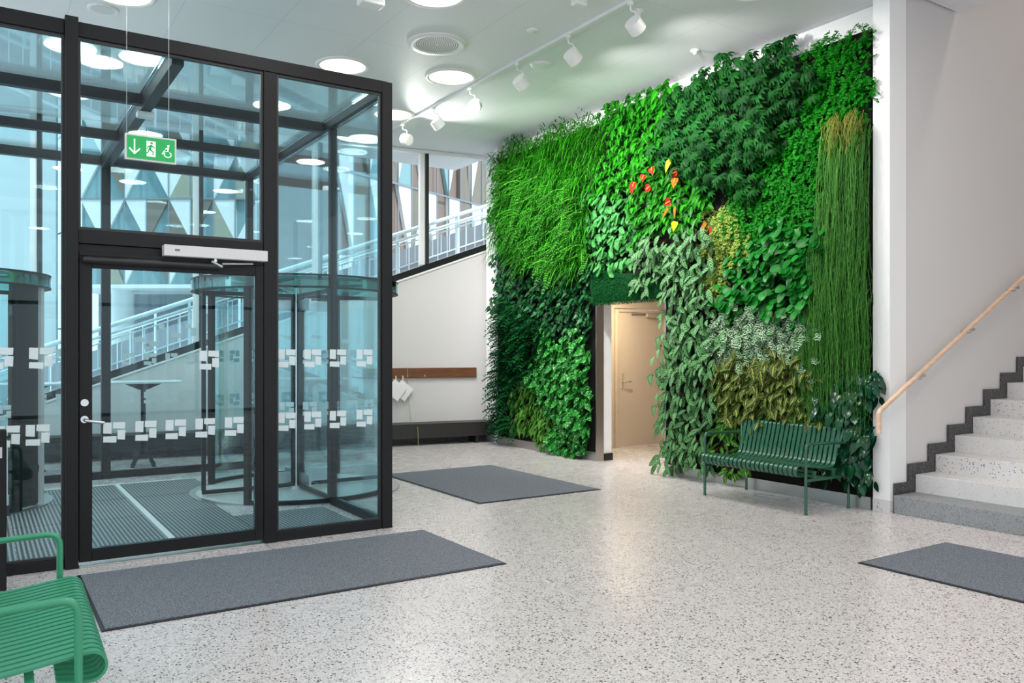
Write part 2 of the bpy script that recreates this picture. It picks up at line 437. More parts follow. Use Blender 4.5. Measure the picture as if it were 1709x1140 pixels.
# roof beams and roof glass
for y in (8.1, 9.6): fb('roof_beam', -.45, y, 3.80, 2.965, y+.09, 3.895)
fb('roof_rafter', 1.25, VY+.081, 3.76, 1.34, 10.995, 3.90, bev=.003)
fb('roof_cover', 1.235, VY+.1, 3.903, 1.355, 10.99, 3.915, m='alu', bev=0)
for a, b in ((VY+.1, 8.09), (8.2, 9.59), (9.7, 10.98)):
    pane(-.44, a, 3.878, 1.245, b, 3.89); pane(1.345, a, 3.878, 2.965, b, 3.89)
# detector under the rafter
box(1.22, 8.15-VY, 3.70, 1.37, 8.24-VY, 3.755).build('detector', 'whitepl', F, bevel=.01)
# frosted pinwheel marks: four slabs turning round an open centre
def pinwheel(mb, pt, c, sc=1.0, fl=False):
    W_ = .145*sc
    for (a0, b0, a1, b1) in ((-.5, -.05, -.12, .5), (-.05, .18, .5, .5), (.15, -.38, .5, .1), (-.5, -.5, .1, -.2)):
        q_ = [(a0, b0+.02), (a1, b0-.02), (a1+.02, b1), (a0+.01, b1+.01)]
        mb.prism([pt(c[0]+u*W_*(1 if not fl else -1), c[1]+v_*W_) for u, v_ in q_], (pt(0, 0, 1)-pt(0, 0, 0)))
def row(parent, xs, zc, pt, sc=1.0):
    for x in xs:
        mb = MB(); pinwheel(mb, pt, (x, zc), sc); mb.build('frosted_mark', 'frost', parent)
def ptx(y): return lambda u, v_, e=0: Vector((u, y-VY-.0015*e, v_))
f_pt = ptx(VY+.005)
row(p_left, [-.1, .13, .37], 1.50, f_pt); row(p_left, [-.05, .17, .35], .96, f_pt)
row(p_right, [2.12, 2.34, 2.56, 2.80], 1.49, f_pt); row(p_right, [2.12, 2.34, 2.56, 2.80], .97, f_pt)
b_pt = ptx(BY+.048)
row(pb1, [-.1, .13, .36, .6, .84, 1.08], 1.50, b_pt); row(pb1, [-.1, .13, .36, .6, .84, 1.08], .97, b_pt)
row(pb2, [1.55, 1.8, 2.05, 2.3, 2.55, 2.8], 1.45, b_pt); row(pb2, [1.55, 1.8, 2.05, 2.3, 2.55, 2.8], .97, b_pt)
for u, v_ in ((1.62, 1.66), (1.76, 1.61), (1.90, 1.83), (2.05, 1.72), (2.22, 1.84), (2.28, 1.74), (2.43, 1.7), (1.72, 1.58)):
    box(u, BY+.0465-VY, v_, u+random.choice((.07, .12)), BY+.048-VY, v_+random.choice((.06, .11))).build('frosted_square', 'frost', pb2)
s_pt = lambda u, v_, e=0: Vector((VX-.009+.0015*e, u-VY, v_))
row(ps1, [6.95, 7.2, 7.45, 7.7], 1.49, s_pt); row(ps1, [6.95, 7.2, 7.45, 7.7], .97, s_pt)

# swing door
D = sthing('door_1', (.605, VY, 0))
def db(name, x0, y0, z0, x1, y1, z1, m='frame', par=D, bev=.004): return box(x0, y0, z0, x1, y1, z1).build(name, m, par, bevel=bev)
mb = MB(); mb.box(0, -.035, .035, .085, .02, 2.235).box(1.25, -.035, .035, 1.315, .02, 2.235).box(.085, -.035, .035, 1.25, .02, .125).box(.085, -.035, 2.15, 1.25, .02, 2.235)
mb.build('leaf_frame', 'frame', D, bevel=.004)
dg = db('door_glass', .086, -.012, .126, 1.249, .0, 2.149, 'glass', bev=0)
for x in (.23, .445, .655, .87, 1.09):
    mb = MB(); pinwheel(mb, lambda u, v_, e=0: Vector((u, -.0135-.0015*e, v_)), (x, .955), 1.0); mb.build('frosted_mark', 'frost', dg)
mb = MB(); pinwheel(mb, lambda u, v_, e=0: Vector((u, -.0135-.0015*e, v_)), (.90, 1.48), 1.0); mb.build('frosted_mark', 'frost', dg)
MB().cyl((.035, -.036, 1.18), .026, .012, 24, (0, -1, 0)).build('lock', 'alu', D, smooth='auto')
h = MB().cyl((.035, -.036, 1.06), .026, .01, 24, (0, -1, 0)).build('handle_rose', 'alu', D, smooth='auto')
MB().tube(rounded([(.035, -.045, 1.06), (.035, -.10, 1.055), (.155, -.11, 1.035)], .03), .011, 12).build('lever', 'alu', h, smooth='auto')
db('drip_strip', .0, -.045, 2.236, 1.31, -.036, 2.262, 'frame', bev=.002)
MB().tube([(.02, -.07, 2.205), (.98, -.07, 2.205)], .026, 16).build('roller_cover', 'black', D, smooth='auto')
cb = db('door_operator', .555, -.12, 2.262, 1.325, -.026, 2.345, 'greypl', bev=.004)
db('badge', .63, -.1215, 2.30, .665, -.12, 2.315, 'darkhole', par=cb, bev=0)
MB().tube([(.93, -.09, 2.262), (.93, -.09, 2.235)], .016, 12).build('spindle', 'alu', cb)
MB().tube([(.90, -.09, 2.24), (.98, -.10, 2.20)], .01, 8).build('arm', 'alu', cb)
MB().tube([(.98, -.09, 2.225), (1.22, -.075, 2.24)], .008, 8).build('arm', 'alu', cb)
db('threshold', -.0, -.06, 0, 1.318, .06, .012, 'steel', bev=.002)

# floor grating inside
G = thing('grate_mat', 'dark perforated metal grating mat filling the vestibule floor', 'mat', (1.2, 8.6, 0))
def gb(name, x0, y0, x1, y1, m, z=.008): return box(x0-1.2, y0-8.6, .001, x1-1.2, y1-8.6, z).build(name, m, G)
for (x0, x1) in ((-.3, .24), (.25, 1.31), (1.37, 2.0)):
    for (y0, y1) in ((6.86, 8.33), (8.34, 9.4)): gb('grating_panel', x0, y0, x1, y1, 'grating')
gb('grating_panel', 2.01, 6.86, 2.86, 7.85, 'grating')
for (x0, x1) in ((-.3, .24), (.25, 1.31), (1.37, 2.2)): gb('grating_panel', x0, 9.41, x1, 10.42, 'grating')
gb('divider_strip', 1.315, 6.86, 1.365, 10.42, 'trimwhite', .012)
gb('divider_strip', -.3, 10.425, 2.4, 10.47, 'trimwhite', .012)

# ------------------------------------------------------------------ revolving doors
M['canopy'] = glassmat('smoked_green_glass', (.52, .74, .72), .8)
def revolving(label, cx, cy, full=True, rad=1.07, rot=0):
    t = thing('revolving_door', label, 'revolving door', (cx, cy, 0))
    zt = 2.20
    MB().arc(0, 0, 0.02, rad+.06, -.0, .012, 0, 360, 48).build('floor_disc', 'stairterr', t)
    MB().arc(0, 0, rad, rad+.07, .012, .016, 0, 360, 48).build('floor_ring', 'alu', t)
    a1 = [(225, 315), (45, 135)]
    for (a, b) in a1:
        g = MB().arc(0, 0, rad, rad+.012, .05, zt, a+1.5, b-1.5, 20).build('curved_pane', 'glass2', t, smooth='auto')
        MB().arc(0, 0, rad-.01, rad+.025, .016, .055, a+1.5, b-1.5, 20).build('curved_sill', 'frame', t)
        for c in (a, b):
            x, y = (rad+.005)*math.cos(R(c)), (rad+.005)*math.sin(R(c))
            mx = Matrix.Translation((x, y, 0)) @ Matrix.Rotation(R(c), 4, 'Z')
            MB().box(-.03, -.03, .016, .03, .03, zt, mx).build('post', 'frame', t, bevel=.003)
        for k in range(7):
            c = a+9+(b-a-18)*k/6
            for zc in (1.49, .97):
                mb = MB()
                def pt(u, v_, e=0, c=c):
                    an = R(c)+u/rad; r_ = rad+.013+.001*e; return Vector((r_*math.cos(an), r_*math.sin(an), v_))
                pinwheel(mb, pt, (0, zc), .95); mb.build('frosted_mark', 'frost', g)
    MB().arc(0, 0, rad-.03, rad+.05, zt, zt+.115, 0, 360, 64).build('canopy_ring', M['canopy'], t, smooth='auto')
    for z_ in (zt-.012, zt+.115): MB().arc(0, 0, rad-.035, rad+.055, z_, z_+.012, 0, 360, 64).build('canopy_rim', 'frame', t, smooth='auto')
    MB().arc(0, 0, 0, rad-.03, zt+.08, zt+.11, 0, 360, 48).build('canopy_lid', M['canopy'], t)
    # turning wings
    MB().cyl((0, 0, .02), .035, zt+.05, 20).build('centre_pole', 'alu', t, smooth='auto')
    MB().cyl((0, 0, .0125), .10, .03, 28).build('pole_foot', 'alu', t, smooth='auto')
    for k in range(4):
        mx = Matrix.Rotation(R(90*k+rot), 4, 'Z')
        g = MB().box(.06, -.006, .14, rad-.05, .006, zt-.14, mx).build('wing_pane', 'glass2', t)
        mb = MB(); mb.box(.04, -.02, .03, rad-.04, .02, .07, mx).box(.04, -.02, zt-.05, rad-.04, .02, zt-.01, mx).box(rad-.075, -.02, .07, rad-.035, .02, zt-.05, mx).box(.04, -.02, .07, .07, .02, zt-.05, mx)
        mb.build('wing_frame', 'frame', g)
        mb = MB().box(.08, -.012, .08, .42, .012, .2, mx).box(.08, -.012, zt-.2, .42, .012, zt-.08, mx); mb.build('clamp_plate', 'alu', g)
    return t
revolving('glass revolving door set in the side of the vestibule', 3.02, 9.075, rot=0)
rv = revolving('glass revolving door at the left edge, beyond the vestibule', -.36, 9.86, rad=.95, rot=30)
# dark closed curved night panel on the left revolving door
rp = rv.children[2]
MB().arc(0, 0, .925, .945, .03, 2.2, 311, 336, 12).build('curved_panel', 'frame', rv, smooth='auto')
MB().arc(0, 0, .93, .975, .016, 2.2, 336.5, 341, 6).build('post', 'greypl', rv, smooth='auto', label='light grey upright')

# ------------------------------------------------------------------ benches (slatted steel)
def bench(label, loc, rz, wdt, nsl, m, m2, D_=.65, group=None):
    """local: +x front, y width, origin centre of back legs line"""
    t = thing('slatted_bench', label, 'bench', loc, rz)
    # profile from under the front roll to over the back
    P = []
    cx, cz, r = D_+.042, .410, .052
    P += [(cx-.11, .372), (cx-.04, cz-r+.002)]
    for a in range(-90, 91, 18): P.append((cx+r*math.cos(R(a)), cz+r*math.sin(R(a))))
    P += [(cx-.10, .450), (cx-.20, .436), (cx-.33, .422)]
    bx, bz, br = .225, .50, .083
    for a in range(-85, -170, -17): P.append((bx+br*math.cos(R(a)), bz+br*math.sin(R(a))))
    P += [(.125, .56), (.095, .66), (.07, .745)]
    for a in range(10, 200, 24): P.append((.035+.033*math.cos(R(a)), .765+.03*math.sin(R(a))))
    P += [(.004, .72)]
    th = .005; pitch = wdt/nsl
    N = []
    for k in range(len(P)):
        a = P[max(0, k-1)]; b = P[min(len(P)-1, k+1)]; dx, dz = b[0]-a[0], b[1]-a[1]; L = math.hypot(dx, dz) or 1
        N.append((-dz/L*th, dx/L*th))
    mb = MB(); hw = pitch*.335
    for k in range(len(P)):
        (x, z), (nx, nz) = P[k], N[k]
        for y, s_ in ((-hw, 1), (hw, 1), (hw, -1), (-hw, -1)): mb.v.append((x+nx*s_, y, z+nz*s_))
    for k in range(len(P)-1):
        for j in range(4):
            b = (j+1) % 4; mb.f.append((k*4+j, k*4+b, k*4+4+b, k*4+4+j))
    mb.f += [(0, 1, 2, 3), tuple((len(P)-1)*4+j for j in (3, 2, 1, 0))]
    sl_ = mb.build('slat', m, t, smooth='auto'); sl_.location.y = -wdt/2+pitch/2
    for k in range(1, nsl):
        c = sl_.copy(); COL.objects.link(c); c.parent = t; c.location.y = -wdt/2+pitch*(k+.5)
    for s_ in (-1, 1):
        y = s_*(wdt/2+.025)
        MB().tube(rounded([(D_, y, .0), (D_, y, .672), (.16, y, .655), (.012, y, .645)], .06), .0145, 12).build('arm_and_front_leg', m2, t, smooth='auto')
        MB().tube(rounded([(-.005, y, .0), (-.005, y, .70), (.03, y, .785), (.07, y-s_*.0, .775), (.11, y-s_*.03, .60)], .05), .0135, 12).build('back_leg', m2, t, smooth='auto')
        MB().box(.0, y-.006, .31, D_, y+.006, .335).build('side_rail', m2, t)
        for xx in (D_, -.005): MB().cyl((xx, y, 0), .017, .015, 14).build('foot', m2, t)
    for xx, zz_ in ((.20, .385), (D_-.15, .38)):
        MB().box(xx-.015, -wdt/2-.02, zz_, xx+.015, wdt/2+.02, zz_+.022).build('cross_rail', m2, t)
    MB().box(D_*.5-.02, -wdt/2-.02, .31, D_*.5+.02, wdt/2+.02, .335).build('cross_rail', m2, t)
    for s_ in (-1, 1):   # short hangers join slats to side frames
        for xx, zz_ in ((.20, .31), (D_-.15, .31)):
            MB().box(xx-.012, s_*(wdt/2+.005)-.012, zz_, xx+.012, s_*(wdt/2+.005)+.012, zz_+.075).build('hanger', m2, t)
    return t
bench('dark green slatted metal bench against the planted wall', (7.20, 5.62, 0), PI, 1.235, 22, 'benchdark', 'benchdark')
bench('bright green slatted metal bench cut off by the bottom left corner', (-.345, 3.91, 0), R(-1.5), 1.18, 22, 'bench', 'bench', D_=.66)

# ------------------------------------------------------------------ far side: bench, rack, hanging signs
def wt(name, label, cat, s, o, z=0):
    p = W(s, o, z); return thing(name, label, cat, tuple(p), math.atan2(WD.y, WD.x))
b = wt('low_bench', 'long black low bench along the far wall under the coat rack', 'bench', 0, 0)
box(-1.2, -.42, .12, 6.13, -.02, .355).build('body', 'blackwood', b, bevel=.004)
for x in (.2, 2.1, 4.0, 5.8): box(x, -.38, 0, x+.06, -.06, .12).build('leg', 'black', b)
r_ = wt('coat_rack', 'long brown wooden board rack on the far wall', 'rack', 3.95, 0)
box(0, -.05, 1.095, 2.0, -.001, 1.265).build('board', 'walnut', r_, bevel=.003)
for x in (.15, .45, .75, 1.05): MB().tube(rounded([(x, -.05, 1.14), (x, -.09, 1.12), (x, -.09, 1.15)], .01), .006, 8).build('hook', 'brass', r_)
for i, (s, lb, dz) in enumerate(((4.49, 'white square tote sign hanging from the rack, nearer the revolving door', 0), (4.62, 'white square tote sign hanging behind the first one on the rack', -.01))):
    p = wt('hanging_folder', lb, 'folder', s, -.10-.0+.035*i)
    a = R(-38); cz = .90+dz
    def rp_(u, v_): return Vector((u*math.cos(a)-v_*math.sin(a), 0, cz+u*math.sin(a)+v_*math.cos(a)))
    MB().prism([rp_(-.13, -.13)+Vector((0, -.02, 0)), rp_(.13, -.13)+Vector((0, -.02, 0)), rp_(.13, .13)+Vector((0, -.02, 0)), rp_(-.13, .13)+Vector((0, -.02, 0))], (0, .025, 0)).build('cover', 'trimwhite', p, bevel=.003)
    MB().box(-.012, -.006, cz+.13, .012, .0, 1.14).build('strap', 'oak', p)
ch = wt('hanging_string', 'thin yellow-green cord hanging down the far wall by the rack', 'cord', 4.70, -.06)
MB().tube([(0, -.0, 1.28), (.01, -.0, .8), (.05, -.06, .36), (.055, -.4, .30), (.06, -.42, .012)], .004, 6).build('cord', mat('cord_green', (.35, .42, .12), .6), ch)

# high tables seen through the glass
def table(label, x, y):
    t = thing('standing_table', label, 'table', (x, y, 0), -.15)
    box(-.48, -.33, 1.12, .48, .33, 1.145).build('tabletop', 'trimwhite', t, bevel=.004)
    mb = MB().prism([(-.25, -.03, 1.119), (.25, -.03, 1.119), (.05, -.03, 1.03), (-.05, -.03, 1.03)], (0, .06, 0)); mb.build('bracket', 'frame', t)
    MB().box(-.03, -.03, .16, .03, .03, 1.03).build('column', 'frame', t)
    for sx_ in (-1, 1):
        for sy_ in (-1, 1):
            MB().prism([(sx_*.0, sy_*.0-.02, .26), (sx_*.03, -.02, .26), (sx_*.16, sy_*.15-.02, 0), (sx_*.11, sy_*.15-.02, 0)], (0, .04, 0)).build('leg', 'frame', t)
table('white-topped standing table seen through the swing door', 1.87, 12.0)
table('white-topped standing table beyond the left glass panel', .55, 12.0)

# bollard with door button, padded stool
bo = thing('push_button_post', 'dark waist-high door button post at the left edge', 'post', (.06, 6.28, 0))
box(-.10, -.05, .0, .095, .05, 1.04).build('column', 'frame', bo, bevel=.006)
box(.02, -.055, .86, .07, -.05, .93).build('button', 'alu', bo)
so = thing('black_stool', 'small black padded stool by the left revolving door', 'stool', (.40, 9.55, 0))
MB().lathe([(0, .30), (.10, .30), (.13, .34), (.135, .40), (.10, .47), (.05, .50), (0, .505)], (0, 0, 0), 20).build('cushion', 'black', so, smooth=True)
MB().cyl((0, 0, .02), .018, .29, 12).build('stem', 'black', so)
MB().cyl((0, 0, 0), .11, .02, 24).build('foot', 'black', so)
MB().tube([(0, 0, .50), (-.06, 0, .62), (-.10, 0, .80)], .012, 8).build('back_bar', 'black', so, smooth=True)
ph = bpy.data.objects.new('pull_handle', None); COL.objects.link(ph); ph.parent = rv; ph.location = (.56, -.81, 0)
MB().box(-.035, -.02, .10, .035, .02, .72).build('grip', 'greypl', ph, bevel=.005)
MB().box(-.045, -.03, .72, .045, .03, .75).box(-.045, -.03, 0, .045, .03, .10).build('clamp', 'black', ph)

# ------------------------------------------------------------------ exit sign
E_ = thing('exit_sign', 'green emergency exit sign hanging on two wires before the vestibule', 'exit sign', (1.015, 6.2, 2.965))
box(-.167, -.012, -.09, .167, .012, .09).build('casing', 'greypl', E_, bevel=.003)
fc = box(-.155, -.0145, -.078, .155, -.0125, .078).build('face', 'signgreen', E_)
def flat(pts, par=fc, m='signwhite', y=-.0165):
    MB().prism([(a, y, b) for a, b in pts], (0, .0015, 0)).build('pictogram', m, par)
mb = MB()
def sh(pts, y=-.0165, t=.0015): mb.prism([(a, y, b) for a, b in pts], (0, t, 0))
sh([(-.111, .055), (-.103, .055), (-.103, -.035), (-.111, -.035)])
sh([(-.107, -.052), (-.070, -.014), (-.076, -.006), (-.107, -.038), (-.138, -.006), (-.144, -.014)])
mb.build('arrow', 'signwhite', fc)
mb = MB(); sh([(-.030, .052), (.028, .052), (.028, -.055), (-.030, -.055)]); mb.build('doorway_symbol', 'signwhite', fc)
mb = MB(); Y_ = -.0185
sh([(.002+.009*math.cos(k*PI/4), .038+.009*math.sin(k*PI/4)) for k in range(8)], Y_)
sh([(-.008, .026), (.006, .026), (-.001, -.006), (-.016, -.002)], Y_)
sh([(.004, .024), (.026, .010), (.023, .004), (.0, .016)], Y_)
sh([(-.008, .024), (-.024, .014), (-.028, -.004), (-.022, -.005), (-.018, .009), (-.006, .016)], Y_)
sh([(-.014, .0), (-.004, -.002), (.016, -.020), (.014, -.045), (.007, -.045), (.008, -.024), (-.010, -.012)], Y_)
sh([(-.016, .0), (-.006, -.004), (-.020, -.032), (-.033, -.038), (-.035, -.031), (-.025, -.027)], Y_)
mb.build('running_figure', 'signgreen', fc)
mb = MB()
sh([(.112+.008*math.cos(k*PI/4), .034+.008*math.sin(k*PI/4)) for k in range(8)])
for k in range(14):
    a0, a1 = R(140+20*k), R(160+20*k)
    sh([(.108+.026*math.cos(a0), -.028+.022*math.sin(a0)), (.108+.026*math.cos(a1), -.028+.022*math.sin(a1)), (.108+.020*math.cos(a1), -.028+.016*math.sin(a1)), (.108+.020*math.cos(a0), -.028+.016*math.sin(a0))])
sh([(.108, .024), (.116, .024), (.112, -.008), (.104, -.008)])
sh([(.104, -.008), (.112, -.002), (.088, -.006), (.074, -.030), (.068, -.028), (.084, .0)])
sh([(.114, .018), (.094, .006), (.090, .011), (.110, .024)])
mb.build('wheelchair_symbol', 'signwhite', fc)
for x in (-.155, .118):
    MB().tube([(x, 0, .088), (x, 0, CZ-2.967)], .0016, 6).build('wire', 'alu', E_)

# ------------------------------------------------------------------ ceiling fittings
CL = [
 ('round ceiling downlight between the vestibule corner and the track, right of the big vent', 4.94, 8.99),
 ('round ceiling downlight just above the vestibule front beam', 3.66, 9.34),
 ('round ceiling downlight half hidden behind the vestibule corner post', 5.02, 10.86),
 ('round ceiling downlight cut by the top edge above the big vent', 3.67, 6.99),
 ('round ceiling downlight seen through the roof glass above the exit sign', 1.62, 10.37),
 ('round ceiling downlight seen through the glass, left of the tall front post', .87, 10.42),
 ('round ceiling downlight seen lower through the glass beside the tall front post', 1.02, 12.3),
 ('round ceiling downlight seen through the vestibule side, near the far window', 5.2, 12.3),
 ('round ceiling downlight cut by the top edge above the small speaker', 1.14, 8.6),
 ('round ceiling downlight cut by the top edge above the planted wall', 6.1, 5.2),
]
HL = [(2.2, 5.2), (4.6, 4.4), (1.2, 2.6), (3.4, 2.0), (6.0, 2.4), (2.2, -.6), (5.0, -1.0), (1.4, -4.0), (4.4, -4.6)]
def downlight(label, x, y, r=.30):
    t = thing('ceiling_downlight', label, 'ceiling light', (x, y, CZ), group='round ceiling downlights')
    MB().lathe([(r-.035, -.001), (r-.03, -.016), (r+.0, -.02), (r+.02, -.010), (r+.022, -.001)], (0, 0, 0), 40).build('rim', 'whitepl', t, smooth=True)
    MB().cyl((0, 0, -.010), r-.03, .009, 40).build('diffuser', 'lamp', t)
    return t
def add_lamp(kind, name, loc, power, col, **k):
    d = bpy.data.lights.new(name, kind); d.energy = power; d.color = col
    for a, v in k.items(): setattr(d, a, v)
    o = bpy.data.objects.new(name, d); COL.objects.link(o); o.location = loc; return o
for i, (lb, x, y) in enumerate(CL):
    downlight(lb, x, y); add_lamp('AREA', 'downlight_beam', (x, y, CZ-.03), FILL, (1, .955, .91), shape='DISK', size=.5)
for i, (x, y) in enumerate(HL):
    downlight('round ceiling downlight behind the camera, seen only as a reflection in the glass', x, y); add_lamp('AREA', 'downlight_beam', (x, y, CZ-.03), FILL, (1, .955, .91), shape='DISK', size=.5)
v_ = thing('ceiling_vent', 'large round perforated air vent in the white ceiling', 'vent', (4.28, 8.1, CZ))
MB().lathe([(0, -.012), (.24, -.012), (.26, -.02), (.33, -.016), (.335, -.001)], (0, 0, 0), 48).build('plate', 'whitepl', v_, smooth=True)
mb = MB()
for k in range(9):
    rr = .03+.025*k; n = max(8, int(rr*2*PI/.022))
    for j in range(n):
        a = 2*PI*j/n+k*.3; mb.box(rr*math.cos(a)-.0055, rr*math.sin(a)-.0055, -.0135, rr*math.cos(a)+.0055, rr*math.sin(a)+.0055, -.0122)
mb.build('perforation', 'darkhole', v_)
v_ = thing('ceiling_speaker', 'small round ceiling speaker at the upper left', 'speaker', (1.05, 9.1, CZ))
MB().lathe([(0, -.010), (.11, -.012), (.125, -.018), (.145, -.014), (.148, -.001)], (0, 0, 0), 36).build('rim', 'whitepl', v_, smooth=True)
MB().cyl((0, 0, -.0145), .105, .002, 32).build('grille', 'greypl', v_)
def rnd(name, label, cat, x, y, prof, m='whitepl'):
    t = tag(MB().lathe(prof, (0, 0, 0), 28).build(name, m, smooth=True), label, cat); t.location = (x, y, CZ); return t
rnd('smoke_detector', 'shallow white disc detector on the ceiling behind the track lamps', 'detector', 5.62, 8.0, [(0, -.03), (.10, -.03), (.125, -.02), (.13, -.001)])
rnd('smoke_detector', 'small white sprinkler disc on the ceiling close above the planted wall', 'detector', 6.83, 6.68, [(0, -.05), (.02, -.05), (.025, -.02), (.05, -.015), (.052, -.001)])
rnd('smoke_detector', 'small white disc detector on the ceiling left of the track', 'detector', 4.95, 7.2, [(0, -.02), (.045, -.02), (.06, -.012), (.062, -.001)])
rnd('smoke_detector', 'white sprinkler head on the ceiling right of the nearest track lamp', 'detector', 5.55, 6.2, [(0, -.07), (.02, -.07), (.025, -.03), (.05, -.02), (.052, -.001)])
t = tag(box(-.07, -.05, -.07, .07, .05, -.001).build('ceiling_sensor', 'whitepl', bevel=.015), 'white boxy sensor with two lobes at the top edge left of the track', 'sensor'); t.location = (4.89, 6.32, CZ)
t = tag(box(-.12, -.08, -.10, .12, .08, -.001).build('ceiling_projector', 'whitepl', bevel=.02), 'white boxy ceiling unit at the top edge left of centre', 'box'); t.location = (3.17, 7.36, CZ)

TX = 5.31
tk = thing('lamp_track', 'long thin white lighting track running along the ceiling', 'track', (TX, 6, CZ))
box(-.018, -2.0, -.035, .018, 6.0, -.001).build('rail', 'whitepl', tk)
HY = [(6.05, -.60, 'white track spotlight nearest the camera, seen from below', 30), (7.05, .35, 'white track spotlight second from the near end of the track', -50),
      (8.05, .5, 'white track spotlight third from the near end of the track', 35), (9.15, .6, 'white track spotlight with its bright face turned to the left', 60),
      (10.15, .2, 'white track spotlight second from the far end of the track', -30), (11.15, .4, 'white track spotlight at the far end of the track', 40)]
AIM = [(6.4, 3.6), (7.4, 3.6), (8.3, 3.4), (9.6, 3.4), (10.4, 3.0), (5.4, 3.0)]
for (y, _, lb, az), (ay, az_) in zip(HY, AIM):
    t = thing('track_spotlight', lb, 'spotlight', (TX, y, CZ-.035), group='track spotlights')
    MB().cyl((0, 0, -.03), .03, .03, 16).build('adapter', 'whitepl', t)
    MB().tube(rounded([(0, 0, -.03), (0, 0, -.08), (.07, 0, -.08), (.07, 0, -.17)], .02), .008, 8).build('arm', 'whitepl', t)
    if az == 60: aim = Vector((-.6, -.6, -.5)).normalized()
    else: aim = (Vector((XP-.2, ay, az_))-Vector((TX, y, CZ-.25))).normalized()
    c = Vector((.07, 0, -.22))
    MB().cyl(c-aim*.07, .085, .12, 28, aim).build('head', 'whitepl', t, smooth='auto')
    MB().cyl(c+aim*.0505, .078, .002, 28, aim).build('lens', 'lamp' if az in (60,) else 'greypl', t)
    aim2 = (Vector((XP-.2, ay, az_))-Vector((TX, y, CZ-.25)))
    L = add_lamp('SPOT', 'track_beam', Vector((TX, y, CZ-.035))+c+aim2.normalized()*.10, SPOT, (1, .985, .95), spot_size=R(124), spot_blend=1.0, shadow_soft_size=.06)
    L.rotation_euler = aim2.to_track_quat('-Z', 'Y').to_euler()
# unseen lamps added on the upper ceiling to brighten the stair wall
for i, (x, y) in enumerate(((9.8, 2.6), (12.6, 2.6), (9.8, -.2))):
    tl = thing('added_stairwell_light', 'round lamp added high above the stairs to brighten the wall, out of the frame', 'ceiling light', (x, y, 8.6), group='added stairwell lamps')
    MB().cyl((0, 0, -.03), .28, .029, 32).build('diffuser', 'lamp', tl)
    add_lamp('AREA', 'added_stairwell_beam', (x, y, 8.55), 28, (1, .93, .88), shape='DISK', size=.5)
# corridor lamp
t = thing('corridor_ceiling_light', 'warm round ceiling lamp inside the doorway corridor', 'ceiling light', (7.98, 9.42, 2.62))
MB().cyl((0, 0, -.03), .14, .029, 32).build('diffuser', 'warmlamp', t)
add_lamp('AREA', 'corridor_beam', (7.98, 9.42, 2.57), 36, (1, .84, .58), shape='DISK', size=.26)

# ------------------------------------------------------------------ living wall
panel = thing('planting_panel', 'dark felt backing panel of the living wall, framed in steel', 'panel', (XP, 8, 0))
def pb(name, y0, z0, y1, z1, m, x0=0.0, x1=.105): return box(x0, y0-8, z0, x1, y1-8, z1).build(name, m, panel)
pb('felt_backing', 4.80, .13, DY0, 4.70, 'soil'); pb('felt_backing', DY1+.0, .13, 11.64, 4.74, 'soil'); pb('felt_backing', DY0, 2.32, DY1, 4.72, 'soil')
pb('steel_base', 4.79, 0, DY0+.0, .125, 'steel', -.03); pb('steel_base', DY1+.0, 0, 11.65, .125, 'steel', -.03)
pb('steel_jamb', DY1-.022, 0, DY1-.001, 2.32, 'steel', -.03, .10); pb('steel_jamb', DY0+.001, 0, DY0+.022, 2.32, 'steel', -.03, .10)

def leafmat(name, a, b, kind='plain', rough=.33, c=(.8, .9, .6), transl=.25, spec=.10):
    """a, b: colour range over leaves; kind chooses the vein pattern of the leaf itself"""
    m = mat(name, a, rough+.08, spec=spec); q = NT(m)
    at = q.n('ShaderNodeAttribute', attribute_name='lr'); oi = q.n('ShaderNodeObjectInfo')
    f = q.math('ADD', q.math('MULTIPLY', at.outputs['Fac'], .7), q.math('MULTIPLY', oi.outputs['Random'], .3))
    col = q.mix(f, a, b)
    uv = q.n('ShaderNodeUVMap'); uv.uv_map = 'UVMap'
    s = q.n('ShaderNodeSeparateXYZ'); q.l(uv.outputs[0], s.inputs[0])
    u = q.math('ABSOLUTE', q.math('SUBTRACT', s.outputs[0], .5)); v_ = s.outputs[1]      # u 0 midrib .. .5 edge
    if kind == 'stripe':      # light chevrons
        w_ = q.math('SINE', q.math('MULTIPLY', q.math('SUBTRACT', v_, q.math('MULTIPLY', u, .75)), 34))
        k = q.math('MULTIPLY', q.math('GREATER_THAN', w_, .15), q.math('LESS_THAN', u, .42)); col = q.mix(k, col, c)
    elif kind == 'vein':      # bright midrib + side veins
        w_ = q.math('SINE', q.math('MULTIPLY', q.math('SUBTRACT', v_, q.math('MULTIPLY', u, .7)), 30))
        k = q.math('MAXIMUM', q.math('LESS_THAN', u, .07), q.math('MULTIPLY', q.math('GREATER_THAN', w_, .75), .6)); col = q.mix(k, col, c)
        ed = q.math('GREATER_THAN', u, .40); col = q.mix(q.math('MULTIPLY', ed, .7), col, (.10, .22, .04))
    elif kind == 'edge':
        k = q.math('GREATER_THAN', u, .26); col = q.mix(k, col, c)
    elif kind == 'mid':
        k = q.math('LESS_THAN', u, .05); col = q.mix(q.math('MULTIPLY', k, .5), col, c)
    elif kind == 'splash':
        n = q.noise(38); k = q.math('GREATER_THAN', n, .56); col = q.mix(k, col, c)
    q.l(col, q.b.inputs['Base Color'])
    tr = q.n('ShaderNodeBsdfTranslucent'); q.l(col, tr.inputs[0])
    mx = q.n('ShaderNodeMixShader'); mx.inputs[0].default_value = transl
    out = q.t.nodes['Material Output']; q.l(q.b.outputs[0], mx.inputs[1]); q.l(tr.outputs[0], mx.inputs[2]); q.l(mx.outputs[0], out.inputs[0])
    return m
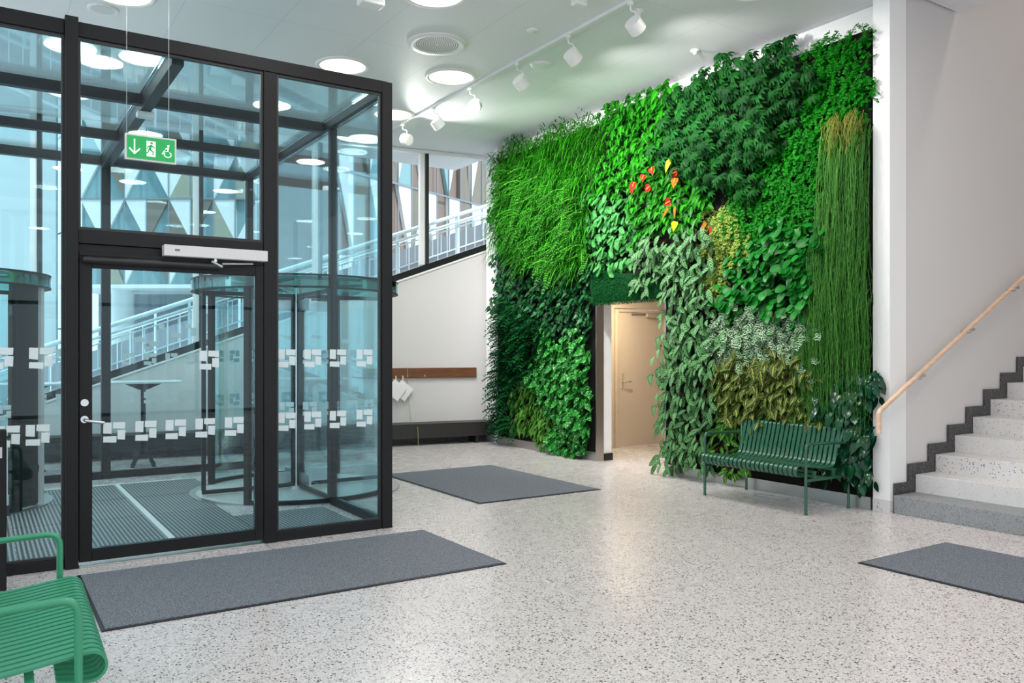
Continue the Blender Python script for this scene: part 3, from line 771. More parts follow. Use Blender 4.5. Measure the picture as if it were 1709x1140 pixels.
PR = {
 'oval': [(0, .04), (.2, .72), (.45, 1), (.75, .75), (1, .02)],
 'heart': [(0, .55), (.12, .95), (.32, 1), (.65, .6), (1, .02)],
 'round': [(0, .45), (.2, .88), (.5, 1), (.8, .8), (1, .25)],
 'lance': [(0, .1), (.3, .9), (.55, 1), (.8, .6), (1, .02)],
 'blade': [(0, .8), (.25, 1), (.5, .95), (.75, .7), (1, .02)],
 'tiny': [(0, .2), (.5, 1), (1, .1)],
}
rng = random.Random(11)
def U(a, b): return rng.uniform(a, b)
def leaf(mb, base, d, nr, L, Wd, prof, bend=.2, fold=.15, lr=None):
    d = Vector(d).normalized(); nr = Vector(nr); nr = (nr-d*nr.dot(d)).normalized(); sd = d.cross(nr)
    base = Vector(base); lr = rng.random() if lr is None else lr
    i0 = len(mb.v); P_ = PR[prof]; rows = 0
    two = prof in ('tiny', 'blade')
    for (t, w_) in P_:
        c = base+d*(L*t)-nr*(bend*L*t*t)
        hw = Wd*.5*w_
        if two:
            mb.v += [tuple(c-sd*hw), tuple(c+sd*hw)]; mb.uv += [(0, t), (1, t)]; mb.lr += [lr, lr]
        else:
            up = nr*(fold*hw)
            mb.v += [tuple(c-sd*hw+up), tuple(c), tuple(c+sd*hw+up)]; mb.uv += [(0, t), (.5, t), (1, t)]; mb.lr += [lr]*3
        rows += 1
    w2 = 2 if two else 3
    for k in range(rows-1):
        for j in range(w2-1):
            a = i0+k*w2+j; mb.f.append((a, a+1, a+w2+1, a+w2))
def LM():
    mb = MB(); mb.uv = []; mb.lr = []; return mb
def stemtube(mb, pts, r):
    mb.tube(pts, r, 4, False)
def broad(n, rad, out, L, Wd, prof, droop=(.3, 1.0), bend=.25, fold=.2, up=.5, forward=(.25, .8), side=.6):
    mb = LM(); st_ = MB()
    for i in range(n):
        rr = rad*math.sqrt(rng.random()); a = U(0, 2*PI); y, z = rr*math.cos(a), rr*math.sin(a)
        o = U(.02, out)*(1-.45*(rr/rad)**2)
        base = Vector((-o, y, z))
        d = Vector((-U(*forward), U(-side, side), -U(*droop)))
        nr = Vector((-1, U(-.35, .35), up+U(-.3, .3)))
        l_ = L*U(.7, 1.15)
        leaf(mb, base, d, nr, l_, Wd*l_/L*U(.9, 1.1), prof, bend*U(.4, 1.6), fold)
        if i % 2 == 0: stemtube(st_, [Vector((.0, y*.4, z*.4+.02)), Vector((-o*.55, y*.8, z*.8+.03)), base], .0022)
    return mb, st_
def palmate(n, rad, out, L, Wd, nl=7):
    mb = LM(); st_ = MB()
    for i in range(n):
        rr = rad*math.sqrt(rng.random()); a = U(0, 2*PI); y, z = rr*math.cos(a), rr*math.sin(a)
        o = U(.08, out)*(1-.4*(rr/rad)**2); base = Vector((-o, y, z)); lr = rng.random()
        ax = Vector((-1, U(-.4, .4), .5+U(-.3, .3))).normalized()
        e1 = Vector((0, 1, 0)); e1 = (e1-ax*e1.dot(ax)).normalized(); e2 = ax.cross(e1)
        if e2.z > 0: e2 = -e2
        for k in range(nl):
            th = R(-125+250*k/(nl-1)+U(-6, 6)); d = e2*math.cos(th)+e1*math.sin(th)-ax*.15+Vector((0, 0, -.35))
            leaf(mb, base+d.normalized()*.01, d, ax, L*U(.75, 1.05)*(1-.25*abs(k-(nl-1)/2)/(nl/2)), Wd, 'lance', .35, .25, min(1, max(0, lr+U(-.1, .1))))
        stemtube(st_, [Vector((0, y*.5, z*.5-.05)), Vector((-o*.6, y*.85, z*.85)), base], .003)
    return mb, st_
def frond(n, rad, out, L, ll, Wd, pairs=9, droop=(.1, .9)):
    mb = LM(); st_ = MB()
    for i in range(n):
        rr = rad*math.sqrt(rng.random()); a = U(0, 2*PI); y, z = rr*math.cos(a), rr*math.sin(a)
        base = Vector((-U(.0, out), y, z)); d = Vector((-U(.3, 1), U(-.9, .9), -U(*droop)+.5)).normalized(); l_ = L*U(.7, 1.2); lr = rng.random()
        nr = Vector((-.4, 0, 1)); nr = (nr-d*nr.dot(d)).normalized(); sd = d.cross(nr); pts = []
        for k in range(pairs+1):
            t = k/pairs; p = base+d*(l_*t)-Vector((0, 0, 1))*(.55*l_*t*t); pts.append(p)
            if k:
                for s_ in (-1, 1):
                    leaf(mb, p, sd*s_+d*.7-Vector((0, 0, .25)), nr, ll*(1-.45*t)*U(.85, 1.1), Wd, 'tiny', .2, 0, lr)
        stemtube(st_, pts[::3]+[pts[-1]], .0018)
    return mb, st_
def grassy(n, rad, out, L, Wd):
    mb = LM()
    for i in range(n):
        y, z = U(-rad, rad), U(-rad, rad); base = Vector((-U(0, out), y, z)); l_ = L*U(.5, 1.2); lr = rng.random()
        d = Vector((-U(.2, 1), U(-1.1, 1.1), U(-.4, 1.0))).normalized()
        drop = U(.5, 1.3); i0 = len(mb.v); N_ = 6
        sd = d.cross(Vector((0, 0, 1))).normalized()
        for k in range(N_+1):
            t = k/N_; c = base+d*(l_*t)-Vector((0, 0, 1))*(drop*l_*t*t); hw = Wd*.5*(1-t**2.2)+.0002
            mb.v += [tuple(c-sd*hw), tuple(c+sd*hw)]; mb.uv += [(0, t), (1, t)]; mb.lr += [lr, lr]
        for k in range(N_): a = i0+2*k; mb.f.append((a, a+1, a+3, a+2))
    return mb, None
def small(n, rad, out, L, Wd, prof='tiny', trail=.0):
    mb = LM(); k = 0
    while k < n:
        # a thin creeping shoot with leaves on both sides
        y, z = U(-rad, rad), U(-rad, rad); o = U(.01, out); dy, dz, do = U(-.5, .5), U(-1, -.2)-trail, U(-.2, .25)
        dr = Vector((-do, dy, dz)).normalized(); p = Vector((-o, y, z)); lr0 = rng.random()
        for j in range(rng.randint(3, 8)):
            p = p+dr*(L*.62)+Vector((U(-.004, .002), U(-1, 1)*L*.3, U(-1, 1)*L*.25))
            p.x = min(p.x, -.004)
            for s_ in (-1, 1):
                leaf(mb, p, Vector((-U(.1, .7), s_*U(.3, 1), U(-.9, .3))), Vector((-1, U(-.5, .5), U(0, .9))), L*U(.7, 1.2), Wd*U(.8, 1.2), prof, .15, .2, min(1, max(0, lr0*.5+U(0, .5)))); k += 1
    return mb, None
def strands(n, rad, length):
    mb = LM()
    for i in range(n):
        y = U(-rad, rad); x = -U(.01, .13); z = U(-.05, .08); l_ = length*U(.35, 1.05); lr = rng.random(); ph_ = U(0, 6); i0 = len(mb.v)
        N_ = max(6, int(l_/.075)); sy = U(-.05, .05)
        for k in range(N_+1):
            t = k/N_; c = Vector((x-.05*math.sin(min(1, t*6)*PI/2)+.02*math.sin(t*9+ph_), y+sy*t+.016*math.sin(t*l_*6+ph_)+U(-.008, .008), z-l_*t)); r2 = .0034*(1-.5*t)
            for a in (0, 2.1, 4.2):
                mb.v.append(tuple(c+Vector((math.cos(a)*r2, math.sin(a)*r2, 0)))); mb.uv.append((.5, t)); mb.lr.append(lr)
        for k in range(N_):
            for j in range(3):
                a = i0+k*3+j; b = i0+k*3+(j+1) % 3; mb.f.append((a, b, b+3, a+3))
        # side twigs
        for k in range(1, N_, 2):
            b = Vector(mb.v[i0+k*3]); leaf(mb, b, (-U(.1, .6), U(-.8, .8), -1), (-1, 0, .3), U(.03, .08), .0035, 'tiny', 0, 0, lr)
    return mb, None

M['stem'] = mat('green_stem', (.03, .10, .02), .5); M['redstem'] = mat('reddish_stem', (.12, .03, .02), .5)
LMAT = {
 'grass': leafmat('grass_blades', (.003, .06, .003), (.045, .37, .012), rough=.4, transl=.18),
 'fern': leafmat('fern_fronds', (.008, .15, .005), (.11, .52, .04), rough=.45, transl=.15),
 'ivy': leafmat('ivy_leaf', (.002, .024, .008), (.012, .12, .028), 'mid', .22, c=(.02, .2, .03), transl=.1, spec=.2),
 'palm': leafmat('palm_leaf', (.002, .03, .009), (.010, .12, .028), rough=.35, transl=.15),
 'pothos': leafmat('pothos_leaf', (.003, .08, .003), (.022, .31, .008), 'mid', .25, c=(.2, .6, .1), transl=.3),
 'pothos_low': leafmat('variegated_pothos_leaf', (.004, .07, .010), (.014, .26, .02), 'splash', .12, c=(.14, .44, .12), transl=.2, spec=.16),
 'prayer': leafmat('prayer_leaf', (.004, .08, .010), (.016, .20, .03), 'stripe', .3, c=(.12, .44, .12)),
 'cten': leafmat('striped_leaf', (.002, .032, .010), (.008, .085, .022), 'stripe', .3, c=(.22, .46, .18), transl=.15),
 'scheff': leafmat('umbrella_leaf', (.001, .013, .003), (.007, .10, .011), 'plain', .45, c=(.03, .12, .03), transl=.15),
 'ficus': leafmat('creeping_leaf', (.003, .09, .004), (.012, .30, .010), rough=.35, transl=.3),
 'yellow': leafmat('yellow_variegated_leaf', (.03, .12, .01), (.10, .28, .03), 'edge', .35, c=(.42, .48, .10)),
 'pep': leafmat('round_glossy_leaf', (.003, .06, .007), (.014, .22, .024), 'mid', .22, c=(.03, .2, .03), transl=.12, spec=.13),
 'white': leafmat('white_edged_leaf', (.004, .06, .015), (.02, .16, .04), 'edge', .35, c=(.52, .66, .46)),
 'maranta': leafmat('herringbone_leaf', (.020, .030, .006), (.095, .060, .028), 'vein', .3, c=(.32, .48, .08)),
 'maranta_g': leafmat('green_herringbone_leaf', (.004, .06, .008), (.020, .17, .02), 'vein', .3, c=(.24, .54, .07)),
 'phil': leafmat('dark_broad_leaf', (.002, .025, .012), (.007, .08, .03), 'mid', .1, c=(.03, .12, .04), transl=.1, spec=.35),
 'rhip': leafmat('hanging_stem_green', (.006, .06, .008), (.10, .33, .05), rough=.5, transl=.1),
 'moss': leafmat('moss_green', (.001, .04, .010), (.008, .16, .03), rough=.6, transl=.2),
 'red': mat('red_spathe', (.33, .005, .003), .5, 0, .1), 'orange': mat('orange_spathe', (.42, .10, .004), .5, 0, .1), 'ylw': mat('yellow_leaf', (.36, .33, .006), .5, 0, .1),
}
# species: builder, material, spacing, label, name, category, group
SP = {
 'grass': (lambda: grassy(64, .14, .20, .26, .014), 'grass', .24, 'bright green arching grassy plant in the upper left patch of the living wall', 'grassy_plant', 'grassy plants at the upper left of the living wall'),
 'fern': (lambda: frond(22, .15, .14, .26, .06, .016), 'fern', .30, 'light green feathery fern among the grassy plants of the upper left patch', 'feathery_fern', 'ferns at the upper left of the living wall'),
 'ivy': (lambda: broad(27, .16, .18, .10, .066, 'heart', side=.9), 'ivy', .225, 'dark glossy small-leaved ivy left of the doorway', 'dark_ivy', 'dark ivy left of the doorway'),
 'palm': (lambda: frond(14, .15, .12, .21, .10, .028, 6), 'palm', .23, 'dark feathery palm plant along the lower left edge of the living wall', 'feathery_palm', 'dark palms at the lower left edge'),
 'maranta_left': (lambda: broad(34, .16, .12, .12, .045, 'oval', bend=.3), 'maranta_g', .22, 'green herringbone-leaved plant near the floor left of the doorway', 'prayer_plant', 'herringbone plants left of the doorway'),
 'pothos_low': (lambda: broad(20, .16, .20, .135, .092, 'heart', side=.9, droop=(.1, 1.1)), 'pothos_low', .22, 'pale-splashed pothos hanging just left of the doorway', 'variegated_pothos', 'variegated pothos left of the doorway'),
 'pothos_top': (lambda: broad(25, .17, .22, .125, .075, 'heart', side=.9, droop=(.1, 1.1)), 'pothos', .225, 'bright green heart-leaved pothos in the upper middle patch', 'heart_leaved_pothos', 'pothos in the upper middle of the living wall'),
 'prayer': (lambda: broad(23, .16, .18, .11, .072, 'round', up=.7, side=.9), 'prayer', .22, 'light green patterned prayer plant above the left side of the doorway', 'patterned_prayer_plant', 'patterned prayer plants above the doorway'),
 'ctenanthe': (lambda: broad(15, .16, .28, .165, .072, 'oval', bend=.3, up=.4, droop=(.2, 1.2), side=.9), 'cten', .205, 'silver-striped long-leaved plant right of the doorway', 'striped_leaf_plant', 'striped leaf plants right of the doorway'),
 'schefflera': (lambda: palmate(14, .17, .42, .105, .028), 'scheff', .21, 'dark umbrella-leaved shrub bulging from the upper right patch', 'umbrella_plant', 'umbrella plants at the upper right of the living wall'),
 'ficus': (lambda: small(480, .12, .09, .021, .017), 'ficus', .17, 'bright green tiny-leaved creeper in the upper right patch', 'creeping_fig', 'creeping figs at the upper right of the living wall'),
 'yellow': (lambda: small(230, .12, .09, .038, .024, 'lance'), 'yellow', .18, 'yellow-variegated small-leaved plant in the middle of the living wall', 'yellow_variegated_plant', 'yellow variegated plants in the middle'),
 'peperomia': (lambda: broad(24, .15, .18, .10, .088, 'round', bend=.12, fold=.12, up=.8), 'pep', .21, 'round glossy-leaved plant left of the hanging stems', 'round_leaved_peperomia', 'round-leaved plants left of the hanging stems'),
 'white': (lambda: small(190, .12, .11, .045, .034, 'lance'), 'white', .17, 'small white-edged plant below the round-leaved patch', 'white_edged_creeper', 'white-edged creepers in the lower middle'),
 'maranta': (lambda: broad(18, .16, .22, .155, .075, 'oval', bend=.25, up=.7, side=1.0, droop=(0, 1.1)), 'maranta', .21, 'brownish herringbone-leaved plant above the dark green bench', 'herringbone_plant', 'brownish herringbone plants above the bench'),
 'maranta_green': (lambda: broad(17, .16, .13, .13, .065, 'oval', bend=.25, up=.7, side=1.0, droop=(0, 1.1)), 'maranta_g', .25, 'green herringbone-leaved plant behind the dark green bench', 'green_herringbone_plant', 'green herringbone plants behind the bench'),
 'phil': (lambda: broad(16, .15, .17, .15, .078, 'oval', bend=.3, up=.5), 'phil', .21, 'dark broad-leaved plant at the lower right corner of the living wall', 'broad_leaved_plant', 'broad-leaved plants at the lower right corner'),
}
POLY = {
    'grass': [(11.534, 4.763), (10.254, 4.939), (8.814, 5.025), (8.685, 4.583), (9.012, 3.694), (9.147, 2.7), (9.791, 2.577), (10.579, 2.913), (11.095, 3.055), (11.553, 3.397)],
    'ivy': [(11.609, 3.403), (11.095, 3.152), (10.579, 2.913), (9.791, 2.577), (9.012, 2.689), (8.946, 2.1), (9.355, 1.773), (10.254, 1.696), (10.579, 1.979), (11.609, 2.307)],
    'palm': [(11.647, 2.409), (10.579, 1.979), (10.254, 1.696), (10.579, 1.233), (11.095, 1.029), (11.095, 0.45), (11.385, 0.381), (11.647, 0.911)],
    'maranta_left': [(11.095, 1.029), (10.579, 1.233), (10.174, 0.605), (9.791, 0.12), (10.579, 0.12), (11.095, 0.305)],
    'pothos_low': [(10.254, 1.696), (9.355, 1.773), (9.0, 2.3), (9.0, 0.187), (9.791, 0.12), (10.174, 0.605), (10.579, 1.233)],
    'prayer': [(9.107, 3.709), (8.313, 3.704), (8.077, 3.001), (8.077, 2.65), (8.435, 2.60), (9.012, 2.70)],
    'ctenanthe': [(7.793, 3.083), (6.963, 3.052), (6.773, 2.292), (6.726, 2.15), (6.68, 1.453), (6.726, 0.755), (6.896, 0.163), (7.57, 0.2), (7.60, 1.144), (7.60, 1.445), (7.59, 2.2), (8.019, 2.606)],
    'schefflera': [(6.90, 4.86), (6.195, 4.88), (5.596, 4.88), (5.448, 4.714), (5.522, 4.207), (5.867, 3.781), (6.195, 3.35), (6.963, 3.45), (7.55, 4.0), (7.55, 4.492)],
    'ficus': [(5.448, 4.80), (5.061, 4.772), (4.76, 4.744), (4.76, 3.80), (5.095, 3.827), (5.254, 3.591), (5.268, 2.985), (5.559, 2.84), (6.366, 2.84), (6.634, 3.217), (6.195, 3.40), (5.867, 3.85), (5.522, 4.207)],
    'yellow': [(6.963, 3.052), (6.963, 3.266), (6.588, 3.176), (6.323, 2.835), (6.498, 2.548), (6.68, 2.286), (6.82, 2.366)],
    'peperomia': [(6.323, 2.835), (5.559, 2.84), (5.268, 2.955), (5.325, 2.443), (5.448, 1.835), (6.111, 1.952), (6.634, 2.11), (6.726, 2.22), (6.498, 2.548)],
    'white': [(6.68, 2.147), (6.111, 1.985), (5.448, 1.835), (5.485, 1.277), (5.711, 1.525), (6.28, 1.557), (6.68, 1.453)],
    'maranta': [(6.68, 1.453), (6.28, 1.557), (5.711, 1.525), (5.485, 1.277), (5.3, .95), (5.3, .80), (6.0, .80), (6.82, .85)],
    'maranta_green': [(6.82, .86), (6.0, .80), (5.3, .82), (5.163, 0.6), (5.867, 0.45), (6.028, 0.24), (6.82, 0.2)],
    'phil': [(5.163, 1.165), (4.927, 1.233), (4.78, 1.126), (4.78, 0.36), (5.061, 0.30), (5.559, 0.336), (5.559, 0.555), (5.163, 0.713)],
    'pothos_top': [(9.0, 4.86), (6.7, 4.86), (7.521, 4.505), (7.521, 4.057), (6.963, 3.373), (6.963, 3.052), (7.737, 3.114), (8.077, 2.923), (8.313, 3.664), (9.012, 3.694), (8.685, 4.583)],
}
def inside(p, poly):
    x, y = p; c = False; n = len(poly)
    for i in range(n):
        x1, y1 = poly[i]; x2, y2 = poly[(i+1) % n]
        if (y1 > y) != (y2 > y) and x < (x2-x1)*(y-y1)/(y2-y1)+x1: c = not c
    return c
def make_species(key, nvar=3):
    fn, mt, sp, lb, nm, grp = SP[key]; out = []
    for k in range(nvar):
        mb, st_ = fn(); big = st_ is not None and key in ('schefflera', 'ctenanthe', 'phil', 'maranta', 'maranta_green', 'peperomia', 'pothos_top', 'fern', 'pothos_low', 'prayer')
        if big:
            e = bpy.data.objects.new(nm, None); e.empty_display_size = .05
            f_ = mb.build('foliage', LMAT[mt], None, smooth=True); f_.parent = e
            s_ = st_.build('stem', 'redstem' if key in ('ctenanthe', 'maranta', 'maranta_green') else 'stem', None); s_.parent = e
        else:
            e = mb.build(nm, LMAT[mt], None, smooth=True); COL.objects.unlink(e)
        tag(e, lb, 'plant', grp); out.append(e)
    return out
placed = {}
def put(pr, y, z, x=XP-.004, sc=1.0, rx=0):
    c = pr.copy(); COL.objects.link(c)
    for ch_ in pr.children:
        d = ch_.copy(); COL.objects.link(d); d.parent = c
    c.location = (x, y, z); c.scale = (sc,)*3; c.rotation_euler = (rx, 0, 0); return c
def scatter(key, poly, dx=0, sp=None, protos=None):
    pr = protos or make_species(key); sp = sp or SP[key][2]; cnt = 0
    ys = [p[0] for p in poly]; zs_ = [p[1] for p in poly]; y = min(ys)+sp*.25; j = 0
    while y < max(ys):
        z = min(zs_)+sp*.25+(sp*.5 if j % 2 else 0)
        while z < max(zs_):
            yy, zz_ = y+U(-.25, .25)*sp, z+U(-.25, .25)*sp
            hit = inside((y+U(-.09, .09), z+U(-.09, .09)), poly)
            lim = not (DY0-.02 < yy < DY1+.06 and zz_ < 2.42)
            if hit and lim and .14 < zz_ < (4.83 if key in ('grass', 'fern') else 4.83) and yy > 4.80:
                put(rng.choice(pr), yy, zz_, XP-.004-dx, U(.85, 1.15), U(-.35, .35)); cnt += 1
            z += sp
        y += sp*.87; j += 1
    placed[key] = cnt
    for e in pr:
        for ch_ in list(e.children):
            bpy.data.objects.remove(ch_)
        bpy.data.objects.remove(e)
for k in POLY: scatter(k, POLY[k])
scatter('fern', [(11.5, 4.55), (10.6, 4.6), (9.1, 3.9), (9.15, 2.8), (10.0, 2.6), (11.2, 3.2)], dx=.05)
# plants of the strip between the doorway moss and the wall end, and darker fill along the left top edge
scatter('ivy', [(11.62, 4.7), (11.35, 4.75), (11.4, 3.3), (11.62, 3.3)])

scatter('grass', [(11.5, 4.90), (11.5, 4.66), (8.9, 4.66), (8.9, 4.90)], sp=.2)
scatter('pothos_top', [(8.95, 4.88), (8.95, 4.66), (7.3, 4.66), (7.3, 4.88)], sp=.2)
# hanging stems
sm_ = []
for k in range(4):
    mb, _ = strands(34, .115, [2.6, 2.9, 2.75, 2.5][k]); e = mb.build('hanging_cactus', LMAT['rhip'], None, smooth=True); COL.objects.unlink(e)
    tag(e, 'curtain of thin drooping green stems at the right end of the living wall', 'plant', 'hanging stem plants at the right end'); sm_.append(e)
mb, _ = strands(38, .12, 1.5); e2 = mb.build('hanging_cactus', LMAT['rhip'], None, smooth=True); COL.objects.unlink(e2)
tag(e2, 'curtain of thin drooping green stems at the right end of the living wall', 'plant', 'hanging stem plants at the right end')
for y, z in ((4.84, 3.76), (4.93, 3.78), (5.05, 3.82), (5.17, 3.8), (4.88, 3.6), (5.1, 3.55), (5.24, 3.1)): put(sm_[rng.randrange(4)], y, z, XP-.01)
for y, z in ((5.32, 2.7), (5.42, 2.05), (5.5, 1.75), (5.27, 2.3), (4.95, 2.7), (5.1, 2.5), (5.2, 2.75), (5.3, 2.0), (4.87, 2.6), (4.86, 2.1), (4.98, 2.0), (5.1, 2.0)): put(e2, y, z, XP-.02, U(.85, 1.0), 0)
scatter('phil', [(5.2, 1.3), (4.80, 1.35), (4.80, .3), (4.93, .3), (4.93, .85), (5.2, .85)], sp=.19)
for e in sm_+[e2]: bpy.data.objects.remove(e)

mt_dry = leafmat('dry_hanging_stem', (.12, .14, .02), (.34, .31, .06), rough=.6, transl=.1)
pr_ = []
for k in range(2):
    mb, _ = strands(16, .07, .38); e = mb.build('dry_hanging_cactus', mt_dry, None, smooth=True); COL.objects.unlink(e)
    tag(e, 'tuft of yellowed stems along the top of the hanging stem curtain', 'plant', 'yellowed tufts at the top of the hanging stems'); pr_.append(e)
for i_, y in enumerate((4.86, 4.96, 5.06, 5.15)): put(pr_[i_ % 2], y, 3.84+.02*(i_ % 2), XP-.07)
for e in pr_: bpy.data.objects.remove(e)
# moss cushion over the doorway
mb = LM(); a_ = [(9.0, 2.70), (8.435, 2.60), (7.60, 2.50), (7.60, 2.19), (9.0, 2.19)]
cnt = 0
while cnt < 15000:
    y, z = U(7.58, 9.02), U(2.17, 2.72)
    if not inside((y, z), a_): continue
    o = .05+.10*math.sqrt(max(0, 1-((z-2.43)/.28)**2))*U(.5, 1)
    leaf(mb, (-o, y-8.3, z-2.4), (-U(.2, 1), U(-.9, .9), U(-1.1, .5)), (-1, 0, U(0, 1)), U(.018, .038), .006, 'tiny', .2, 0); cnt += 1
o = mb.build('moss_cushion', LMAT['moss'], None, smooth=True); o.location = (XP, 8.3, 2.4)
tag(o, 'dense dark green mossy cushion hanging over the doorway', 'moss'); o['kind'] = 'stuff'
box(-.07, 7.60-8.3, 2.22-2.4, -.0, 9.0-8.3, 2.62-2.4).build('moss_base', 'soil', o)
# a few bracket leaves at the doorway edge and floor
# anthurium flowers and coloured leaves
def flower(lb, y, z, m, L=.13, Wd=.095, spadix=True, rx=0, x=XP-.30):
    t = thing('flamingo_flower', lb, 'flower', (x, y, z)); t.rotation_euler = (rx, 0, 0)
    L *= 1.25; Wd *= 1.2
    mb = LM(); leaf(mb, (0, 0, 0), (-.35, .3, -1), (-1, -.2, .5), L, Wd, 'heart', .2, .3, .5); mb.build('spathe', LMAT[m], t, smooth=True)
    if spadix: MB().tube([(-.01, 0, .0), (-.035, .01, -.055)], .006, 8).build('spadix', LMAT['ylw'], t, smooth=True)
    MB().tube([(.22, 0, .10), (.10, 0, .06), (0, 0, 0)], .003, 5).build('stem', 'stem', t)
flower('red flamingo flower left of the orange group', 7.90, 3.70, 'red')
flower('small red flamingo flower just right of the leftmost red one', 7.72, 3.76, 'red', .07)
flower('red flamingo flower below the leftmost ones', 7.62, 3.60, 'red', .08, rx=.6)
flower('red flamingo flower, highest on the right', 7.58, 3.83, 'red', .08, rx=-.5)
flower('red flamingo flower under the yellow leaf', 7.15, 3.70, 'red', .085, rx=.9)
flower('orange-brown curled flower under the upper red one', 7.16, 3.62, 'orange', .10)
flower('red flower above the orange curl', 7.26, 3.36, 'red', .08, rx=.9)
flower('orange curled leaf left of its twin', 7.30, 3.28, 'orange', .12, .035, False, .3)
flower('orange curled leaf right of its twin', 7.18, 3.28, 'orange', .12, .035, False, -.4)
flower('upright yellow leaf above the flower group', 7.26, 3.86, 'ylw', .13, .07, False, .1)
flower('round yellow leaf below the flower group', 7.16, 3.10, 'ylw', .10, .09, False)
flower('orange leaf among the yellow variegated plants', 6.68, 3.02, 'orange', .07, .045, False, .6)
flower('small red leaf among the yellow variegated plants', 6.60, 2.96, 'red', .06, .04, False)


# ------------------------------------------------------------------ outside: stairs, rails, facades
M['exwhite'] = mat('pale_render', (.80, .83, .85), .7); M['exgrey'] = mat('grey_concrete', (.22, .25, .29), .8)
M['exstone'] = mat('pale_stone', (.78, .80, .80), .8); M['exteal'] = mat('teal_glazing', (.20, .36, .40), .15, 0, .8)
M['exolive'] = mat('olive_panel', (.36, .36, .28), .3, 0, .6); M['exbrown'] = mat('brown_panel', (.20, .17, .14), .35); M['exrail'] = mat('painted_rail', (.70, .78, .82), .4)
m = mat('brick', (.4, .2, .15), .85); q = NT(m); b_ = q.n('ShaderNodeTexBrick'); b_.inputs['Scale'].default_value = 5
b_.inputs['Color1'].default_value = (.19, .065, .045, 1); b_.inputs['Color2'].default_value = (.12, .045, .04, 1); b_.inputs['Mortar'].default_value = (.25, .18, .16, 1)
q.l(q.coord('Generated'), b_.inputs['Vector']); b_.inputs['Scale'].default_value = 60; q.l(b_.outputs[0], q.b.inputs['Base Color']); M['brick'] = m
m = mat('pink_pavers', (.6, .45, .4), .85); q = NT(m); b_ = q.n('ShaderNodeTexBrick'); b_.inputs['Scale'].default_value = 3.5
b_.inputs['Color1'].default_value = (.42, .20, .16, 1); b_.inputs['Color2'].default_value = (.60, .40, .35, 1); b_.inputs['Mortar'].default_value = (.75, .75, .75, 1); b_.inputs['Mortar Size'].default_value = .04
q.l(q.coord(), b_.inputs['Vector']); q.l(b_.outputs[0], q.b.inputs['Base Color']); M['paver'] = m
struct('ground', box(-40, 15.6, -.5, 60, 70, -.1), 'exstone')
def ze(s): return zs(s)-.05
t = thing('outdoor_stair', 'pale outdoor stair rising to the right outside the sloping window', 'stairs', tuple(W0), math.atan2(WD.y, WD.x))
mb = MB(); k = 0; s = -2.4
while s < 14:
    mb.box(s, .30, ze(s)-.5 if ze(s) > .45 else -.1, s+.34, 1.25, ze(s)+.02); s += .34
mb.build('steps', 'exstone', t)
mb = MB(); s = -2.4
while s < 14:
    mb.box(s, 1.62, -.1, s+.68, 4.4, ze(s)-.12); s += .68
mb.build('terrace_steps', 'paver', t)
MB().prism([(-2.4, 4.5, -.1), (14, 4.5, -.1), (14, 4.5, ze(14)+.65), (-2.4, 4.5, ze(-2.4)+.65)], (0, .3, 0)).build('parapet', 'exgrey', t)
MB().prism([(-2.4, 1.3, ze(-2.4)-.3), (14, 1.3, ze(14)-.3), (14, 1.3, ze(14)+.18), (-2.4, 1.3, ze(-2.4)+.18)], (0, .12, 0)).build('stringer', 'exwhite', t)
def railing(lb, o, z0, h, s0=-2.2, s1=11.0, gap=.17, dbl=True):
    t = thing('outdoor_railing', lb, 'railing', tuple(W0), math.atan2(WD.y, WD.x))
    zz = lambda s: ze(s)+z0
    MB().tube([(s0, o, zz(s0)+h), (s1, o, zz(s1)+h)], .028, 10).build('top_rail', 'exrail', t)
    if dbl: MB().tube([(s0, o-.09, zz(s0)+h-.12), (s1, o-.09, zz(s1)+h-.12)], .022, 8).build('hand_rail', 'exrail', t)
    MB().tube([(s0, o, zz(s0)+.10), (s1, o, zz(s1)+.10)], .014, 6).build('bottom_rail', 'exrail', t)
    MB().tube([(s0, o, zz(s0)+h-.22), (s1, o, zz(s1)+h-.22)], .014, 6).build('middle_rail', 'exrail', t)
    s = s0; i = 0; hh = h-.22
    bar = MB().tube([(0, 0, .10), (0, 0, hh)], .009, 5).build('baluster', 'exrail', t)
    pst = MB().box(-.022, -.03, -.3, .022, .03, h).build('rail_post', 'exrail', t)
    first = [True, True]
    while s < s1:
        src = pst if i % 7 == 0 else bar; fi = 0 if i % 7 == 0 else 1
        if first[fi]: c = src; first[fi] = False
        else: c = src.copy(); COL.objects.link(c)
        c.parent = t; c.location = (s, o, zz(s)); s += gap; i += 1
railing('pale steel railing nearest outside the sloping window', 1.36, .18, .72, s0=-2.2, s1=9.6)
railing('pale steel railing of the outdoor stair farther from the window', 3.9, -.12, 1.15, s0=-2.2, s1=11.5, gap=.22, dbl=False)

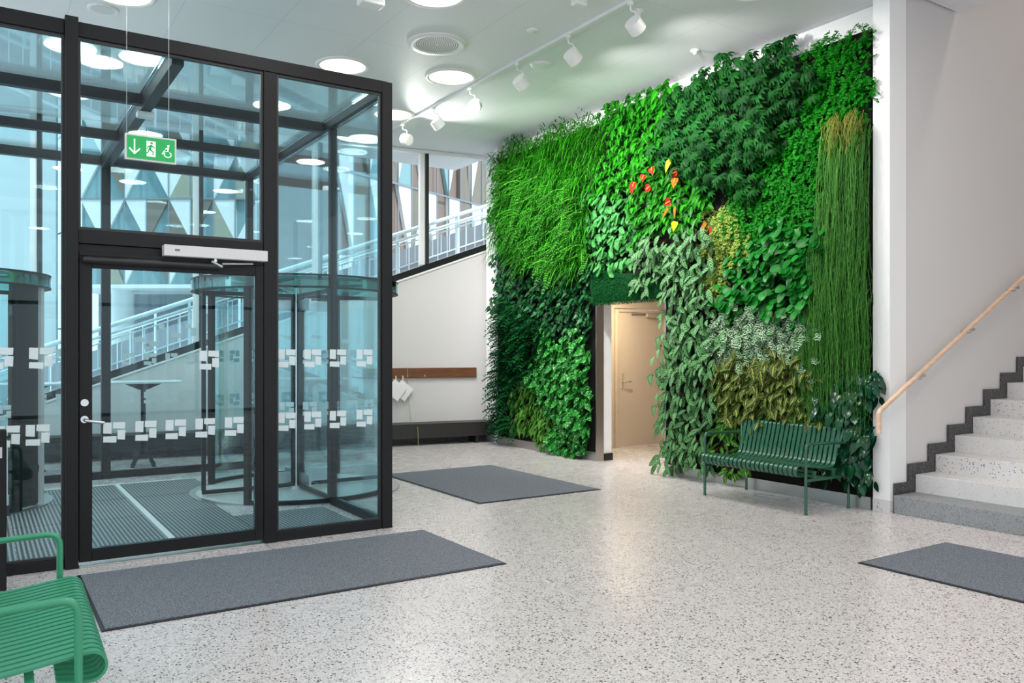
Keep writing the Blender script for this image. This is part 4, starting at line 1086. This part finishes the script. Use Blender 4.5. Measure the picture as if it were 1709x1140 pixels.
def facade(name, label, p0, dirv, ncell, cw, z0, nrow, rh, seed, pal, back='exteal', nrm=None, slab=True):
    rg = random.Random(seed); dv = Vector((*dirv, 0)).normalized(); nv = Vector((dv.y, -dv.x, 0))   # towards the viewer
    t = thing(name, label, 'building', (p0[0], p0[1], 0), math.atan2(dv.y, dv.x))
    Lx = ncell*cw; ztop = z0+nrow*rh
    MB().box(0, .15, z0, Lx, 3, ztop).build('glazed_wall', back, t)
    sets = {k: MB() for k in set(pal)}
    for r in range(nrow):
        zb, zt = z0+r*rh, z0+(r+1)*rh
        for i in range(ncell):
            x0, x1 = i*cw, (i+1)*cw
            k1 = pal[rg.randrange(len(pal))]; k2 = pal[rg.randrange(len(pal))]
            if (i+r) % 2: A = [(x0, zt), (x1, zt), (x1, zb)]; B = [(x0, zt), (x1, zb), (x0, zb)]
            else: A = [(x0, zt), (x1, zt), (x0, zb)]; B = [(x1, zt), (x1, zb), (x0, zb)]
            if (i % 2) == 0: k1 = 'exwhite'
            for kk, T_ in ((k1, A), (k2, B)):
                if kk == back: continue
                sets[kk].prism([(a, .0, b) for a, b in T_], (0, .14, 0))
    for kk, mb in sets.items():
        if mb.v: mb.build('facade_panels', kk, t)
    mb = MB()
    for i in range(0, ncell+1): mb.box(i*cw-.02, -.03, z0, i*cw+.02, .0, ztop)
    for r in range(nrow+1): mb.box(0, -.035, z0+r*rh-.03, Lx, .0, z0+r*rh+.03)
    mb.build('facade_frames', 'exgrey', t)
    return t
cs, sn = math.cos(R(33.06)), math.sin(R(33.06))
def cam_pt(lat, d): return (sn*d+cs*lat, cs*d-sn*lat)
p = cam_pt(-17.9, 34)
ta = facade('office_building', 'office building with white and olive triangular facade panels behind the vestibule', p, (cs, -sn), 14, .92, 4.3, 6, 1.78, 3, ['exwhite', 'exolive', 'exteal', 'exbrown', 'exteal'])
MB().box(-1, 3.5, -.1, 13.5, 4, 4.3).build('recess_wall', 'exgrey', ta)
MB().box(-1, -.2, 4.15, 13.2, 4, 4.3).build('soffit_edge', 'exwhite', ta)
for x in (1.2, 5.2, 9.2): MB().cyl((x, 1.2, -.1), .45, 4.25, 24).build('column', 'exwhite', ta, smooth='auto')
P0 = cam_pt(-5.2, 24.5)
facade('brick_office_building', 'brick building behind white triangular panels at the sloping window', P0, (.913, .407), 18, .68, 2.0, 5, 2.5, 5, ['exwhite', 'brick', 'exbrown', 'brick', 'exteal'], back='brick')
# ribbed pale facade on the left
t = thing('ribbed_building', 'pale vertically ribbed building beyond the left glass panel', 'building', (1.45, 19.4, 0), math.atan2(.99, -.12))
MB().box(0, .1, -.1, 14, 4, 13).build('wall', mat('pale_blue_wall', (.42, .48, .51), .5), t)
mb = MB(); rg = random.Random(2)
for i in range(28):
    mb.box(i*.5, .06, 0, i*.5+.22, .1, 13)
mb.build('ribs', mat('pale_blue_ribs', (.13, .20, .25), .35), t)
mb = MB()
for z in range(1, 7): mb.box(0, -.01, z*2.0, 14, .002, z*2.0+.03)
mb.build('joint_lines', 'exgrey', t)
